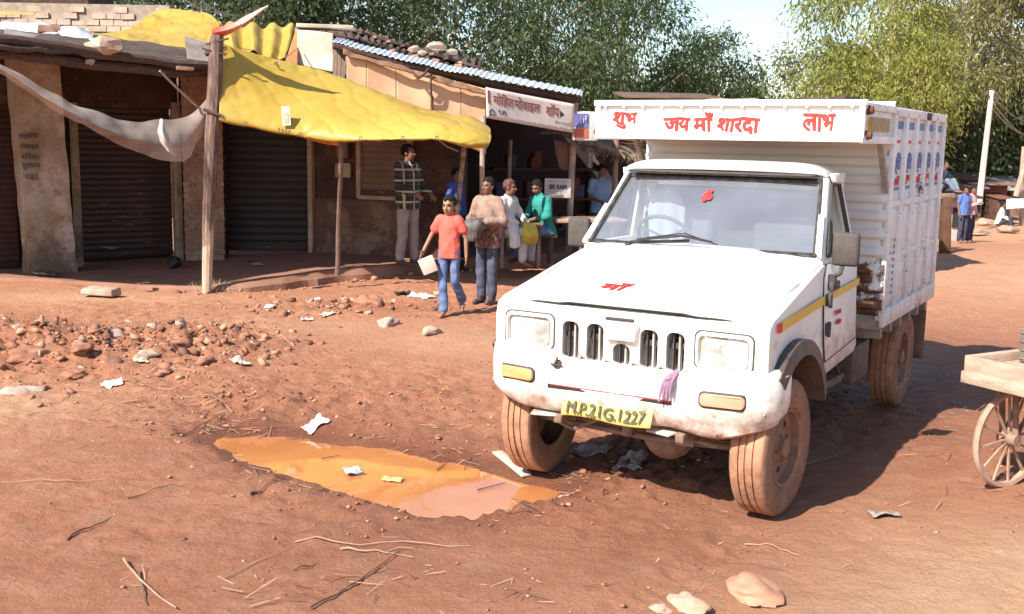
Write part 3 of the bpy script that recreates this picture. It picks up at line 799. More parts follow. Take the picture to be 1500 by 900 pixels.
gt = mb.build('rain_gutter', greypl, rf); so = gt.modifiers.new('thickness', 'SOLIDIFY'); so.thickness = .012
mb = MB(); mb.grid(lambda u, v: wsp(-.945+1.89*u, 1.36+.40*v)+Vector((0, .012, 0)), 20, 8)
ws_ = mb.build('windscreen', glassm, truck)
mb = MB()
for q0, q1 in (((-.955, 1.352), (.955, 1.352)), ((-.955, 1.768), (.955, 1.768))):
    strip(lambda t: (wsp(q0[0]+(q1[0]-q0[0])*t, q0[1]-.010)+Vector((0, -.006, 0)), wsp((q0[0]+(q1[0]-q0[0])*t)*.985, q0[1]+.014)+Vector((0, -.006, 0))), NS)
for s in (-1, 1): strip(lambda t: (wsp(s*.962, 1.345+.43*t)+Vector((0, -.006, 0)), wsp(s*.932, 1.345+.43*t)+Vector((0, -.006, 0))), 6)
sl_ = mb.build('windscreen_seal', rubber, ws_); so = sl_.modifiers.new('thickness', 'SOLIDIFY'); so.thickness = .012
for s in (-1, 1):
    mb = MB()
    for k in range(4):
        k2 = (k+1) % 4
        mb.bar(sidep(*win[k], s)*1.0, sidep(*win[k2], s), .016, .022)
    sg = mb.build('window_seal', rubber, truck)
mb = MB()
mb.tube([(-.42, .565, 1.365), (-.15, .53, 1.385), (-.02, .535, 1.40)], .010, 6); mb.tube([(-.36, .53, 1.385), (-.05, .49, 1.43), (.13, .52, 1.40)], .008, 6); mb.tube([(-.30, .535, 1.40), (-.04, .50, 1.445), (.16, .53, 1.385)], .004, 5)
mb.ball((-.43, .56, 1.352), (.025, .03, .015))
wp = mb.build('wiper', blackp, truck)
text('screen_sticker', 'ॐ', .065, .065, redp, ws_, lambda u, v, t: Vector((-.04+u, wsp(0, 1.66+v).y-.004-t, 1.66+v)), bold=.004)
# cab inside
mb = MB(); mb.box((0, .80, 1.22), (1.46, .32, .16)); mb.box((0, .95, 1.0), (1.44, .2, .4)); mb.box((0, 1.0, .74), (1.44, .8, .05)); mb.box((0, .72, 1.315), (1.3, .2, .03)); mb.box((0, 1.335, 1.25), (1.30, .02, .9)); mb.box((0, 1.15, 1.80), (1.2, .5, .015))
mb.build('dashboard', darkin, truck, bevel=.02)
for x0 in (-.40, .38):
    mb = MB(); mb.box((x0, 1.12, 1.0), (.52, .42, .16)); mb.box((x0, 1.285, 1.28), (.50, .12, .50), Matrix.Rotation(R(-8), 3, 'X'))
    mb.build('seat', seatm, truck, bevel=.04, seg=3)
mb = MB(); cst = Vector((-.34, .93, 1.37)); rot = Matrix.Rotation(R(-52), 3, 'X')
ring = [cst+rot @ Vector((.185*math.cos(2*math.pi*k/28), .185*math.sin(2*math.pi*k/28), 0)) for k in range(29)]
mb.tube(ring, .013, 8, caps=False)
for k in range(3): mb.bar(cst, cst+rot @ Vector((.18*math.cos(R(90+120*k)), .18*math.sin(R(90+120*k)), 0)), .03, .012)
mb.tube([cst, cst+Vector((0, -.2, -.14))], .025, 8)
mb.build('steering_wheel', M('wheel_grey', (.22, .23, .24), None, 8, .6), truck)
# mirrors
for s in (-1, 1):
    mb = MB(); mb.box((s*.865, .73, 1.39), (.155, .055, .195))
    mi_ = mb.build('wing_mirror', greypl, truck, bevel=.022, seg=3)
    mb = MB(); mb.tube([(s*.79, .70, 1.22), (s*.845, .71, 1.25), (s*.85, .735, 1.30)], .014, 8); mb.box((s*.80, .70, 1.215), (.05, .05, .05))
    mb.build('mirror_arm', plastic, mi_)
    mb = MB(); mb.box((s*.865, .76, 1.39), (.13, .004, .165)); mb.build('mirror_glass', chrome, mi_)
# wheels
def wheel(wx, wy, s, steer=0):
    c = Vector((wx, wy, .372)); ax = Vector((s*math.cos(steer), -s*math.sin(steer)*1, 0)).normalized()
    Rr = .372; mb = MB(); pr = [(.21, -.075), (.235, -.092), (.30, -.104), (.345, -.098), (Rr-.01, -.088)]
    xs_ = [-.075, -.043, -.035, -.008, 0.008, .035, .043, .075]
    g = 0
    for i, xx in enumerate(xs_):
        pr += [(Rr, xx)]
        if i % 2 == 1 and i < 7: pr += [(Rr-.011, xx+.002), (Rr-.011, xs_[i+1]-.002)]
    pr += [(Rr-.01, .088), (.345, .098), (.30, .104), (.235, .092), (.21, .075)]
    mb.lathe(pr, c, ax, 56)
    mb.bm.faces.ensure_lookup_table()
    for f in mb.bm.faces:
        d = f.calc_center_median()-c; o = abs(d.dot(ax)); 
        f.material_index = 1 if o > .086 else 0
    wv = MB(); 
    t_ = mb.build('wheel', [tyrem, tyred], truck, angle=50)
    mb = MB(); mb.lathe([(.215, .076), (.208, .088), (.198, .086), (.190, .045), (.165, .030), (.12, .034), (.085, .052), (.075, .06), (.055, .062), (.052, .085), (.03, .092), (0, .092)], c, ax, 40)
    x = ax.orthogonal().normalized(); y = ax.cross(x)
    for k in range(5):
        p = c+ax*.058+(x*math.cos(2*math.pi*k/5)+y*math.sin(2*math.pi*k/5))*.072; mb.tube([p, p+ax*.022], .011, 6)
    for k in range(9):
        p = c+ax*.033+(x*math.cos(2*math.pi*k/9)+y*math.sin(2*math.pi*k/9))*.142; mb.lathe([(0, .004), (.017, .004), (.019, 0)], p, ax, 10, mi=1)
    mb.build('rim', [rimm, blackp], t_)
wheel(.71, 0, 1, R(3)); wheel(-.71, 0, -1, R(-3)); wheel(.71, 3.0, 1); wheel(-.71, 3.0, -1)
# cargo body
HW = .872; Y0, Y1, ZF, ZT = 1.79, 3.66, .80, 2.235
mb = MB(); N = 60
prof = []
for k in range(12):
    z0 = .86+k*.118; prof += [(z0, 0), (z0+.035, 0), (z0+.055, -.028), (z0+.095, -.028), (z0+.115, 0)]
mb.grid(lambda u, v: Vector(((2*u-1)*(HW-.005), Y0+prof[round(v*(len(prof)-1))][1], prof[round(v*(len(prof)-1))][0])), 24, len(prof)-1)
fw = mb.build('cargo_front_wall', MATS['rusty_paint'], truck); so = fw.modifiers.new('thickness', 'SOLIDIFY'); so.thickness = .01
for s in (-1, 1):
    sp = Y1-Y0
    mb = MB(); mb.box((s*(HW-.034), Y0+sp/2, 1.55), (.02, sp, 1.36))
    w_ = mb.build('cargo_side', boxp, truck)
    mb = MB(); mb.box((s*(HW-.02), Y0+sp/2, ZT-.03), (.05, sp, .06)); mb.box((s*(HW-.02), Y0+sp/2, .84), (.055, sp, .12)); mb.box((s*(HW-.022), Y0+sp/2, 1.60), (.03, sp-.02, .045)); mb.box((s*(HW-.022), Y0+sp/2, 1.24), (.03, sp-.02, .04))
    mb.build('side_rail', boxp, w_, bevel=.006)
    for k in range(6):
        y = Y0+.03+(sp-.06)*k/5
        mb = MB(); mb.box((s*(HW-.012), y, 1.52), (.034, .07, 1.40))
        mb.build('side_post', boxp, w_, bevel=.008)
    for k in range(5):
        y = Y0+.03+(sp-.06)*(k+.5)/5; xx = s*(HW-.0215); q = (sp-.06)/5-.09
        mb = MB()
        mb.box((xx, y, 2.125), (.006, q, .05), mi=0); mb.box((xx, y-.02, 2.015), (.006, q*.7, .02), mi=1); mb.box((xx, y, 1.70), (.006, q*.95, .022), mi=0)
        w_b = rnd.uniform(.8, .95)*q
        text('panel_lettering', 'श्री', w_b, .14, bluep, w_, lambda u, v, t: Vector((xx+s*(.004+t), y+s*u, 1.87+v)), bold=.004)
        text('panel_lettering', ['जय माँ', 'शुभ'][k % 2], w_b*.8, .06, redp, w_, lambda u, v, t: Vector((xx+s*(.004+t), y+s*u, 1.755+v)), bold=.003)
        mb.build('painted_sign', [bluep, redp], w_)
        mb = MB(); mb.box((xx, y, 1.42), (.012, q*.8, .30)); mb.box((xx, y, 1.05), (.012, q*.8, .26)); mb.build('pressed_panel', boxp, w_, bevel=.005)
    mb = MB()
    for k in range(9): mb.box((s*(HW+.003), 2.0+.0*k, 1.36-.045*k), (.006, .03, .02))
    mb.build('small_lettering', M('faded_ink', (.25, .25, .24), None, 20, .7), w_)
mb = MB(); mb.box((0, (Y0+Y1)/2, ZF), (HW*2-.02, Y1-Y0, .07)); 
for q in range(6): mb.box((0, Y0+.15+q*.32, .73), (HW*2-.06, .06, .09))
mb.build('cargo_floor', M('floor_steel', (.34, .3, .27), (.2, .12, .08), 6, .7), truck, bevel=.005)
mb = MB(); mb.box((0, Y1, 1.5), (HW*2, .04, 1.40)); mb.build('tailgate', boxp, truck)
# header tray over the cab
mb = MB(); mb.prism([(-HW, 2.015), (HW, 2.015), (HW, 2.225), (-HW, 2.225)], lambda u, v, t: Vector((u, .955+.02*t, v)))
mb.box((0, .95, 2.232), (HW*2+.02, .05, .035)); mb.box((0, .95, 2.018), (HW*2, .045, .03))
for s in (-1, 1): mb.box((s*(HW-.015), .95, 2.12), (.035, .03, .2))
for k in range(13):
    for zz in (2.0325+.01, 2.214): mb.ball((-.80+1.6*k/12, .930, zz-.006), (.011, .006, .011), n=8)
hd = mb.build('header_panel', hoodp, truck, bevel=.004)
for bd, xa, xb, zc, hh in (('शुभ', -.745, -.585, 2.122, .105), ('जय माँ शारदा', -.385, .235, 2.112, .125), ('लाभ', .515, .695, 2.118, .105)):
    text('header_lettering', bd, xb-xa, hh, redp, hd, lambda u, v, t: Vector(((xa+xb)/2+u, .9548-t, zc+v)), bold=.005, wob=.014)
mb = MB(); mb.box((0, (.97+Y0)/2, 2.012), (HW*2-.02, Y0-.97, .02))
mb.build('tray_floor', boxp, truck)
for s in (-1, 1):
    mb = MB(); mb.box((s*(HW-.012), (.97+Y0)/2, 2.215), (.035, Y0-.97, .045)); mb.box((s*(HW-.012), (.97+Y0)/2, 2.02), (.035, Y0-.97, .05)); mb.box((s*(HW-.022), (.97+Y0)/2, 2.115), (.012, Y0-.97, .16))
    tr = mb.build('tray_side', boxp, truck, bevel=.005)
    mb = MB(); mb.box((s*(HW-.010), 1.36, 2.112), (.014, .52, .075)); 
    for k in range(14): mb.box((s*HW, 1.125+.036*k, 2.112), (.014, .016, .085), mi=1)
    mb.build('tray_vent', [yellowp, M('vent_slat', (.50, .40, .25), None, 9, .6)], tr)
    for zz in (2.19, 2.045): MB().lathe([(0, -.03), (.022, -.03), (.028, -.01), (.028, .01)], (s*(HW+.004), 1.0, zz), (-s, 0, 0), 12).build('corner_bolt', M('rust', (.16, .06, .03), (.08, .03, .02), 12, .8), tr)
    mb = MB(); mb.bar((s*(HW-.03), 1.52, 2.01), (s*(HW-.03), 1.79, 1.68), .035, .035); mb.build('tray_strut', M('strut_grey', (.42, .38, .34), (.3, .24, .2), 9, .6), tr)
for s in (-1, 1):
    mf = MB().grid(lambda u, v: Vector((s*(.60+.24*u), 3.52+.06*u+.02*math.sin(v*4), .78-.50*v)), 6, 8).build('mudflap', M('mudflap_rubber', (.09, .06, .05), (.2, .11, .08), 6, .9), truck)
    so = mf.modifiers.new('thickness', 'SOLIDIFY'); so.thickness = .012
# things carried by the truck
def tloc(x, y, z): return Vector((TX, TY, 0))+EX*x+EY*y+Vector((0, 0, z))
def cloth_lump(name, c, r, mat, label, cat, group=None, seed=1, jit=.35, rot=0, n=20, flatten=True):
    o = empty(name, c, label, cat, group) if False else None
    mb = MB(); c = Vector(c)
    mb.ball((0, 0, 0), r, Matrix.Rotation(rot, 3, 'Z'), n, jit=jit, seed=seed)
    for v in mb.bm.verts:
        q = v.co*14+Vector((seed*3.7, 0, 0))
        v.co += v.co.normalized()*((mnoise.noise(q)+.6*mnoise.noise(q*2.7))*.2*min(r))+Vector((0, 0, mnoise.noise(q*.6)*.15*r[2]))
        if flatten and v.co.z < 0: v.co.z *= .3
    o = mb.build(name, mat); o.location = c; o.data.set_sharp_from_angle(angle=R(38))
    return tag(o, label, cat, group)
cloth_lump('cargo_sack', tloc(-.35, 2.1, 2.12), (.62, .5, .17), M('jute_sack', (.38, .29, .22), (.28, .2, .15), 12, .95, bs=.4), 'brown covered load heaped inside the cargo body of the pickup', 'sack', seed=3, jit=.2, rot=-TA)
mb = MB(); a = tloc(-.05, 2.9, 2.27); 
mb.bar(tloc(-.12, 3.0, 2.34), tloc(.34, 3.0, 2.32), .03, .03); mb.bar(tloc(-.12, 3.0, 2.33), tloc(-.12, 3.0, 2.05), .03, .03); mb.bar(tloc(.1, 3.0, 2.33), tloc(.1, 3.0, 2.05), .03, .03); mb.bar(tloc(.34, 3.0, 2.31), tloc(.34, 3.0, 2.05), .03, .03)
tag(mb.build('metal_frame', darkm), 'dark open metal frame sticking up from the truck load', 'frame')
mb = MB(); mb.bar(tloc(.42, 2.1, 2.30), tloc(.86, 2.9, 2.20), .10, .05); tag(mb.build('timber_beam', woodd), 'dark timber beam lying across the top of the cargo body', 'beam')
mb = MB()
def shirt(u, v):
    a = 2*u-1; w = .13*(1-.55*max(0, v-.75)/.25); return Vector((-.44+a*w, 1.185+.015*math.sin(u*17)*(1-v)+.03*(a*a)-.03*v, 1.29+.39*v-.05*a*a*v))
mb.grid(shirt, 18, 18)
ht = mb.build('draped_shirt', M('white_shirt_cloth', (.66, .69, .74), (.58, .61, .66), 8, .9)); ht.location = (TX, TY, 0); ht.rotation_euler.z = -TA
so = ht.modifiers.new('thickness', 'SOLIDIFY'); so.thickness = .03
tag(ht, 'white shirt draped over the seat behind the windscreen', 'shirt')
mb = MB()
rag = M('mauve_rag', (.36, .22, .31), (.25, .14, .22), 30, .9, bs=.4)
for q in range(4): mb.tube([tloc(.33+.006*q, -.475, .815), tloc(.325+.014*(q-1.5), -.552, .78), tloc(.315+.016*(q-1.5), -.558, .73), tloc(.31+.02*(q-1.5), -.556, .665+.012*q)], [.009, .008, .009, .005], 7)
mb.ball(tloc(.325, -.548, .79), (.022, .016, .016), n=10)
tag(mb.build('rag', rag), 'mauve cloth rag knotted on the truck bumper below the grille', 'rag')

# ============================================================ SHOPS ON THE LEFT
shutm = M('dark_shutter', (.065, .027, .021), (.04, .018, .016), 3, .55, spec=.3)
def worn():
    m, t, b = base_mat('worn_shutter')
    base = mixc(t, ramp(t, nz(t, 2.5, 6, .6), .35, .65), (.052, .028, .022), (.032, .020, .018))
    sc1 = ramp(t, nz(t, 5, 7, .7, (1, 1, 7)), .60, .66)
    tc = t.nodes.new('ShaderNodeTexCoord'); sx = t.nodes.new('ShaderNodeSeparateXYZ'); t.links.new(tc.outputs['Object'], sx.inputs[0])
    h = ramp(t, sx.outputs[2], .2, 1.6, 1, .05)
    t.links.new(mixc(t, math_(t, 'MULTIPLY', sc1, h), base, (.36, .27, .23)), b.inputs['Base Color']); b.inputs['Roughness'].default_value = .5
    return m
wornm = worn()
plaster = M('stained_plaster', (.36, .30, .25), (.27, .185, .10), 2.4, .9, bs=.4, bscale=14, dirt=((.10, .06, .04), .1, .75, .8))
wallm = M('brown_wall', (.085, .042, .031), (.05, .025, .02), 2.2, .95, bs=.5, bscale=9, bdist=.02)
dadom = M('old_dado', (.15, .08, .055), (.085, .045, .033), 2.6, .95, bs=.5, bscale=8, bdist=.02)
creamm = M('cream_jamb', (.46, .34, .25), (.32, .22, .16), 5, .85)
brickm = M('old_brick', (.33, .18, .125), (.24, .125, .085), 9, .95, bs=.4)
pbrick = M('pale_brick', (.47, .38, .30), (.34, .255, .19), 5, .95, bs=.4)
mortar = M('mortar', (.36, .29, .23), (.25, .19, .15), 12, .95)
inkm = M('pillar_ink', (.06, .06, .07), (.12, .1, .1), 20, .8)
def patchy(m, c1, c2, s1=1.6, s2=5.0, a1=(.50, .60), a2=(.56, .62)):
    t = m.node_tree; b = t.nodes['Principled BSDF']; src = b.inputs['Base Color'].links[0].from_socket
    c = mixc(t, ramp(t, nz(t, s1, 9, .72), a1[0], a1[1], 0, .75), src, c1); c = mixc(t, ramp(t, nz(t, s2, 9, .75), a2[0], a2[1], 0, .8), c, c2)
    t.links.new(c, b.inputs['Base Color'])
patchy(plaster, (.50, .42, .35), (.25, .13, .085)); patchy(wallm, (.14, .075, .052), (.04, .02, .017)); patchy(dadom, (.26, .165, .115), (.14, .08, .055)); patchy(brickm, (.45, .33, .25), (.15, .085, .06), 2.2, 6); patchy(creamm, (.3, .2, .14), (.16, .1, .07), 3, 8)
def V3(a, z): return Vector((a[0], a[1], z))
W = [(-8.9, 14.05), (-6.3, 15.85), (-5.10, 16.75), (-4.42, 16.85), (-3.12, 17.0), (-1.85, 16.55), (-.75, 16.3)]
def wall_panel(mb, a, b, z0, z1, off=0, th=.12, mi=0):
    a = Vector((a[0], a[1], 0)); b = Vector((b[0], b[1], 0)); d = (b-a).normalized(); n = Vector((d.y, -d.x, 0))
    c = (a+b)/2+n*(off-th/2); c.z = (z0+z1)/2
    mb.box(c, ((b-a).length, th, z1-z0), Matrix((d, -n, Vector((0, 0, 1)))).transposed(), mi)
def lerp2(a, b, t): return (a[0]+(b[0]-a[0])*t, a[1]+(b[1]-a[1])*t)
def shutter(name, a, b, z0, z1, off, mat, parent, pitch=.085):
    a3 = V3(a, 0); b3 = V3(b, 0); d = (b3-a3).normalized(); n = Vector((d.y, -d.x, 0)); nv = int((z1-z0)/pitch)*4
    mb = MB()
    def fn(u, v):
        z = z0+(z1-z0)*v; k = (v*nv) % 4
        return a3.lerp(b3, u)+n*(off+.018*math.sin(math.pi*k/4)+.012*mnoise.noise(Vector((u*3, z*1.5, a[0]))))+Vector((0, 0, z))
    mb.grid(fn, 6, nv)
    o = mb.build(name, mat, parent)
    mb = MB(); c = a3.lerp(b3, .5)+n*(off+.02)+Vector((0, 0, z0+.03)); mb.box(c, ((b3-a3).length*.98, .05, .09), Matrix((d, -n, Vector((0, 0, 1)))).transposed())
    mb.build('bottom_rail', shutm, o, bevel=.006)
    for k in (.48,):
        c = a3.lerp(b3, k)+n*(off+.055)+Vector((0, 0, z0+.05)); MB().box(c, (.12, .03, .04), Matrix((d, -n, Vector((0, 0, 1)))).transposed()).build('shutter_handle', darkm, o, bevel=.005)
    return o
shopA = empty('shop_building', V3(W[1], .1), 'brick shop with plastered pillar and dark roller shutters under the log canopy', 'shop')
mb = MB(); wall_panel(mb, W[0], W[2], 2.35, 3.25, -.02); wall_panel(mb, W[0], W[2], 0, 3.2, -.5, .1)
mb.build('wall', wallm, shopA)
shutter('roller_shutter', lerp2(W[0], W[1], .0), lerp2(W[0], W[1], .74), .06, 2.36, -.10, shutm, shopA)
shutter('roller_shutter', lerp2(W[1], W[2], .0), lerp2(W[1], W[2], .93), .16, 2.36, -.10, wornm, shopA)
dA = (V3(W[2], 0)-V3(W[0], 0)).normalized(); nA = Vector((dA.y, -dA.x, 0)); RA = Matrix((dA, -nA, Vector((0, 0, 1)))).transposed()
mb = MB()
pc = at(74, 390, 15.15); pc.z = 1.55
mb.grid(lambda u, v: Vector((0, 0, 0)), 1, 1) if False else None
def pill(u, v):
    a = u*4; w, dp = .30, .22; lean = .05*(v-.0)
    cx, cy = [(-w, dp), (-w, -dp), (w, -dp), (w, dp)][int(a) % 4]; nx_, ny_ = [(-w, dp), (-w, -dp), (w, -dp), (w, dp)][(int(a)+1) % 4]; f = a-int(a)
    p = Vector((cx+(nx_-cx)*f, cy+(ny_-cy)*f, 0)); z = -.1+3.1*v
    p *= 1+.05*mnoise.noise(Vector((p.x*4, p.y*4, z*3)))+(.12*max(0, .12-v)/.12)
    q = dA*p.x-nA*p.y; q = Vector((pc.x, pc.y, 0))+q-dA*.12*v; q.z = z; return q
mb.grid(pill, 32, 40)
pil = mb.build('pillar', plaster, shopA, angle=50)
for q in range(5):
    zz = 1.92-.135*q; base = Vector((pc.x, pc.y, 0))-dA*(.18+.12*zz/3.1)+nA*.235
    text('painted_writing', ['स्टूडियो', 'मोबाइल', 'रिपेयर', 'दुकान', '०४८'][q], .23 if q < 4 else .17, .085, inkm, pil, lambda u, v, t: base+dA*u+Vector((0, 0, zz+v))+nA*(t+.012), bold=.002)
mb = MB(); c = V3(lerp2(W[1], W[2], .965), 1.2); mb.box(c+nA*.02, (.11, .16, 2.5), RA); mb.build('jamb', creamm, shopA, bevel=.01)
MB().box(V3(lerp2(W[1], W[2], -.02), 1.2)+nA*.02, (.09, .14, 2.4), RA).build('jamb', plaster, shopA, bevel=.01)
# brick pillar between the shops
bp = empty('brick_pillar', at(302, 366, 16.4), 'exposed brick pillar between the worn shutter and the black doorway', 'pillar')
def brick_block(name, c, w, d, h, mats, parent, bw=.22, bh=.085, rot=None, jit=.006, ragged=0, skip=0):
    mb = MB(); mb.box(Vector(c)+Vector((0, 0, h/2)), (w-.03, d-.03, h-.01), rot, mi=1)
    rows = int(h/bh)
    for r in range(rows):
        n = max(1, round(w/bw)); offs = (r % 2)*.5
        for k in range(-1, n+1):
            x0 = max(-w/2, -w/2+(k+offs)*w/n+.006); x1 = min(w/2, -w/2+(k+1+offs)*w/n-.006)
            if x1-x0 < .03 or rnd.random() < skip: continue
            if r >= rows-ragged and rnd.random() < .45: continue
            q = Vector(((x0+x1)/2, rnd.uniform(-jit, jit), (r+.5)*bh)); q = (rot @ q) if rot is not None else q
            mb.box(Vector(c)+q, (x1-x0, d+rnd.uniform(-.01, .014), bh-.014), rot, mi=0, jit=.003)
    return mb.build(name, mats, parent)
cB = at(300, 366, 16.55); cB.z = .1
brick_block('bricks', cB, .58, .4, 2.75, [brickm, mortar], bp, rot=Matrix.Rotation(R(18), 3, 'Z'))
shopB = empty('shop_building', V3(W[4], .2), 'low shop with a wide black doorway and a brown wall with small shuttered window', 'shop')
mb = MB()
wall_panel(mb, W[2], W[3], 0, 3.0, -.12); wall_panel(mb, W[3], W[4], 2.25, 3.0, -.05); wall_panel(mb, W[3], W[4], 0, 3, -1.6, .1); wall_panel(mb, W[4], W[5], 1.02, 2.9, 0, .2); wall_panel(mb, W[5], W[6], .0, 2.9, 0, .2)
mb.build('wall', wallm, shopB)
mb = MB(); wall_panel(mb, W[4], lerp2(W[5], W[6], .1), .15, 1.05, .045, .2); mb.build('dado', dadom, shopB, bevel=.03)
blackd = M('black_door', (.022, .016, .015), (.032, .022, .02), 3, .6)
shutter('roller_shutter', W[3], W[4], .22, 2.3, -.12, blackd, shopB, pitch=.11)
d5 = (V3(W[5], 0)-V3(W[4], 0)).normalized(); n5 = Vector((d5.y, -d5.x, 0)); R5 = Matrix((d5, -n5, Vector((0, 0, 1)))).transposed()
mb = MB(); c = V3(W[4], 1.2); mb.box(c+n5*.03, (.08, .14, 2.2), R5); mb.build('jamb', creamm, shopB, bevel=.01)
wa, wb = lerp2(W[4], W[5], .62), lerp2(W[5], W[6], .28)
wn = shutter('window_shutter', wa, wb, 1.12, 2.05, .035, M('window_slats', (.20, .125, .09), (.14, .085, .06), 3, .7), shopB, pitch=.09)
mb = MB()
for q in (wa, wb): mb.box(V3(q, 1.58)+n5*.05, (.07, .1, 1.02), R5)
mb.bar(V3(wa, 1.08)+n5*.05, V3(wb, 1.08)+n5*.05, .1, .06)
mb.build('window_frame', creamm, wn, bevel=.006)
mb = MB(); c = V3(lerp2(W[4], W[5], .42), 1.78)+n5*.06; mb.box(c, (.2, .12, .24), R5); mb.box(c+Vector((0, 0, -.30)), (.26, .05, .22), R5, mi=1)
mb.build('meter_box', [M('meter_box_paint', (.16, .10, .09), (.1, .07, .06), 9, .6), creamm], shopB, bevel=.01)
sheet('roof', [[at(300, 80, 14.0), at(410, 104, 14.35), at(620, 158, 15.25)], [at(300, 60, 17.4), at(420, 80, 17.6), at(700, 122, 18.6)]], M('roof_underside', (.07, .05, .04), None, 4, .95), shopB, 16, 10, .02, 3, .03, 3)
# roof over the left shops, log canopy
thatchd = M('old_roofing', (.10, .065, .05), (.055, .038, .03), 4, .95, bs=.8, bscale=14, bdist=.03)
can = empty('log_canopy', at(318, 100, 13.8), 'sagging canopy of dark logs in front of the roller shutters', 'canopy')
sheet('roofing', [[at(-105, 62, 11.4), at(60, 70, 12.35), at(190, 82, 13.05), at(318, 99, 13.8)],
                  [Vector((-8.4, 11.9, 3.15)), at(60, 56, 13.6), at(190, 68, 14.3), at(325, 88, 15.0)],
                  [Vector((-10.6, 12.7, 3.3)), at(60, 47, 16.0), at(200, 58, 16.8), at(340, 74, 17.2)]], thatchd, can, 44, 26, .035, 3, .06, 3)
for q, (ya, yb, dy, rr) in enumerate(((60, 97, 0, .055), (80, 107, .12, .06), (69, 101, .25, .04))):
    pts = crom([at(-70, ya-8, 11.75+dy), at(70, ya+5+q*2, 12.45+dy), at(200, (ya+yb)/2+8, 13.15+dy), at(330, yb+1, 13.8+dy)], 24)
    pts = [p+Vector((0, 0, .02*mnoise.noise(p*3))) for p in pts]
    MB().tube(pts, [rr*(1+.15*mnoise.noise(p*5)) for p in pts], 8).build('log', woodd, can)
for px_ in (-30, 40, 110, 180, 250):
    MB().tube([at(px_, 70+px_*.09, 11.9+(px_+62)/380*2.0), at(px_+40, 58+px_*.08, 15.6+(px_+62)/380*1.2)], .035, 7).build('rafter', woodd, can)
sheet('grey_sheet', [[at(8, 40, 14.0), at(50, 50, 14.2), at(98, 58, 14.4)], [at(5, 54, 13.2), at(50, 62, 13.4), at(100, 69, 13.6)]], M('grey_tin', (.30, .27, .25), (.2, .17, .15), 4, .6), can, 20, 8, .02, 3, .008, 2)
o = sheet('corrugated_sheet', [[at(270, 54, 14.6), at(316, 64, 14.6)], [at(274, 84, 13.9), at(314, 92, 13.9)]], M('grey_tin2', (.24, .21, .19), (.15, .12, .1), 4, .6), None, 40, 8, .012, 3, .008, 5, fold=lambda u, v: .02*math.sin(v*40))
tag(o, 'short grey corrugated tin piece leaning behind the flag pole', 'tin sheet')
MB().box(at(20, 34, 15.2), (.5, .3, .05)).build('tile', brickm, can) if False else None
# posts
def post(pts, rad, mat, name, label, n=10):
    P = crom(pts, 16); P = [p+Vector((.012*mnoise.noise(p*2.1), .012*mnoise.noise(p*2.3+Vector((5, 0, 0))), 0)) for p in P]
    rr = [float(np.interp(k/16, np.linspace(0, 1, len(rad)), rad))*(1+.08*mnoise.noise(P[k]*6)) for k in range(17)]
    return tag(MB().tube(P, rr, n).build(name, mat), label, 'post')
b0 = gat(302, 429)
def pole_mat():
    m, t, b = base_mat('two_tone_pole')
    tc = t.nodes.new('ShaderNodeTexCoord'); sx = t.nodes.new('ShaderNodeSeparateXYZ'); t.links.new(tc.outputs['Object'], sx.inputs[0])
    n = nz(t, 5, 6, .65, (5, 5, .7))
    h = ramp(t, math_(t, 'ADD', sx.outputs[2], n), 1.2, 1.45)
    lo = mixc(t, ramp(t, n, .4, .6), (.50, .38, .29), (.34, .24, .17)); hi = mixc(t, ramp(t, n, .42, .58), (.20, .13, .10), (.08, .05, .04))
    t.links.new(mixc(t, h, lo, hi), b.inputs['Base Color']); b.inputs['Roughness'].default_value = .85
    bump(t, b, n, .5, .01); return m
polem = pole_mat()
o = post([b0-Vector((0, 0, .1)), at(305, 330, b0.y), at(309, 230, b0.y), at(314, 140, b0.y), at(318, 52, b0.y)], [.055, .07, .085, .095, .075], [polem], 'wooden_post', 'thick crooked wooden post carrying the red flag and the corner of the yellow tarp')
mb = MB()
for z_, s_ in ((.0, 1), (-.12, -1)): mb.tube([at(318, 66, b0.y)+Vector((-.12*s_, -.05, z_)), at(318, 66, b0.y)+Vector((.16*s_, -.08, z_+.07))], .012, 6)
mb.tube([at(310, 164, b0.y-.1)+Vector((-.10, 0, .03)), at(312, 168, b0.y-.1)+Vector((.12, 0, -.02))], .02, 7)
mb.build('tied_twigs', woodd, o)
whiteb = M('limewashed_pole', (.46, .38, .32), (.14, .09, .07), 2.2, .85)
b1 = flat(494, 403, .19); post([b1, at(497, 300, b1.y-.3), at(500, 206, b1.y-.7)], [.035, .028, .03], M('thin_pole', (.20, .13, .10), (.12, .075, .06), 4, .85), 'wooden_post', 'thin leaning pole holding up the middle of the yellow tarp')
b2 = flat(662, 398, .2); post([b2, at(670, 310, b2.y), at(679, 215, b2.y-.5)], [.03, .032, .03], M('mottled_pole', (.33, .27, .23), (.08, .06, .05), 9, .85), 'wooden_post', 'mottled thin pole just behind the girl in red')
b3 = flat(704, 396, .2); post([b3, at(705, 300, b3.y), at(708, 170, b3.y)], [.035, .035, .035], whiteb, 'wooden_post', 'pale pole rising behind the head of the man in the pink shirt')
b4 = gat(832, 396); post([b4-Vector((0, 0, .05)), at(836, 290, b4.y), at(843, 140, b4.y)], [.055, .05, .05], whiteb, 'wooden_post', 'limewashed corner post below the right end of the mobile shop sign')
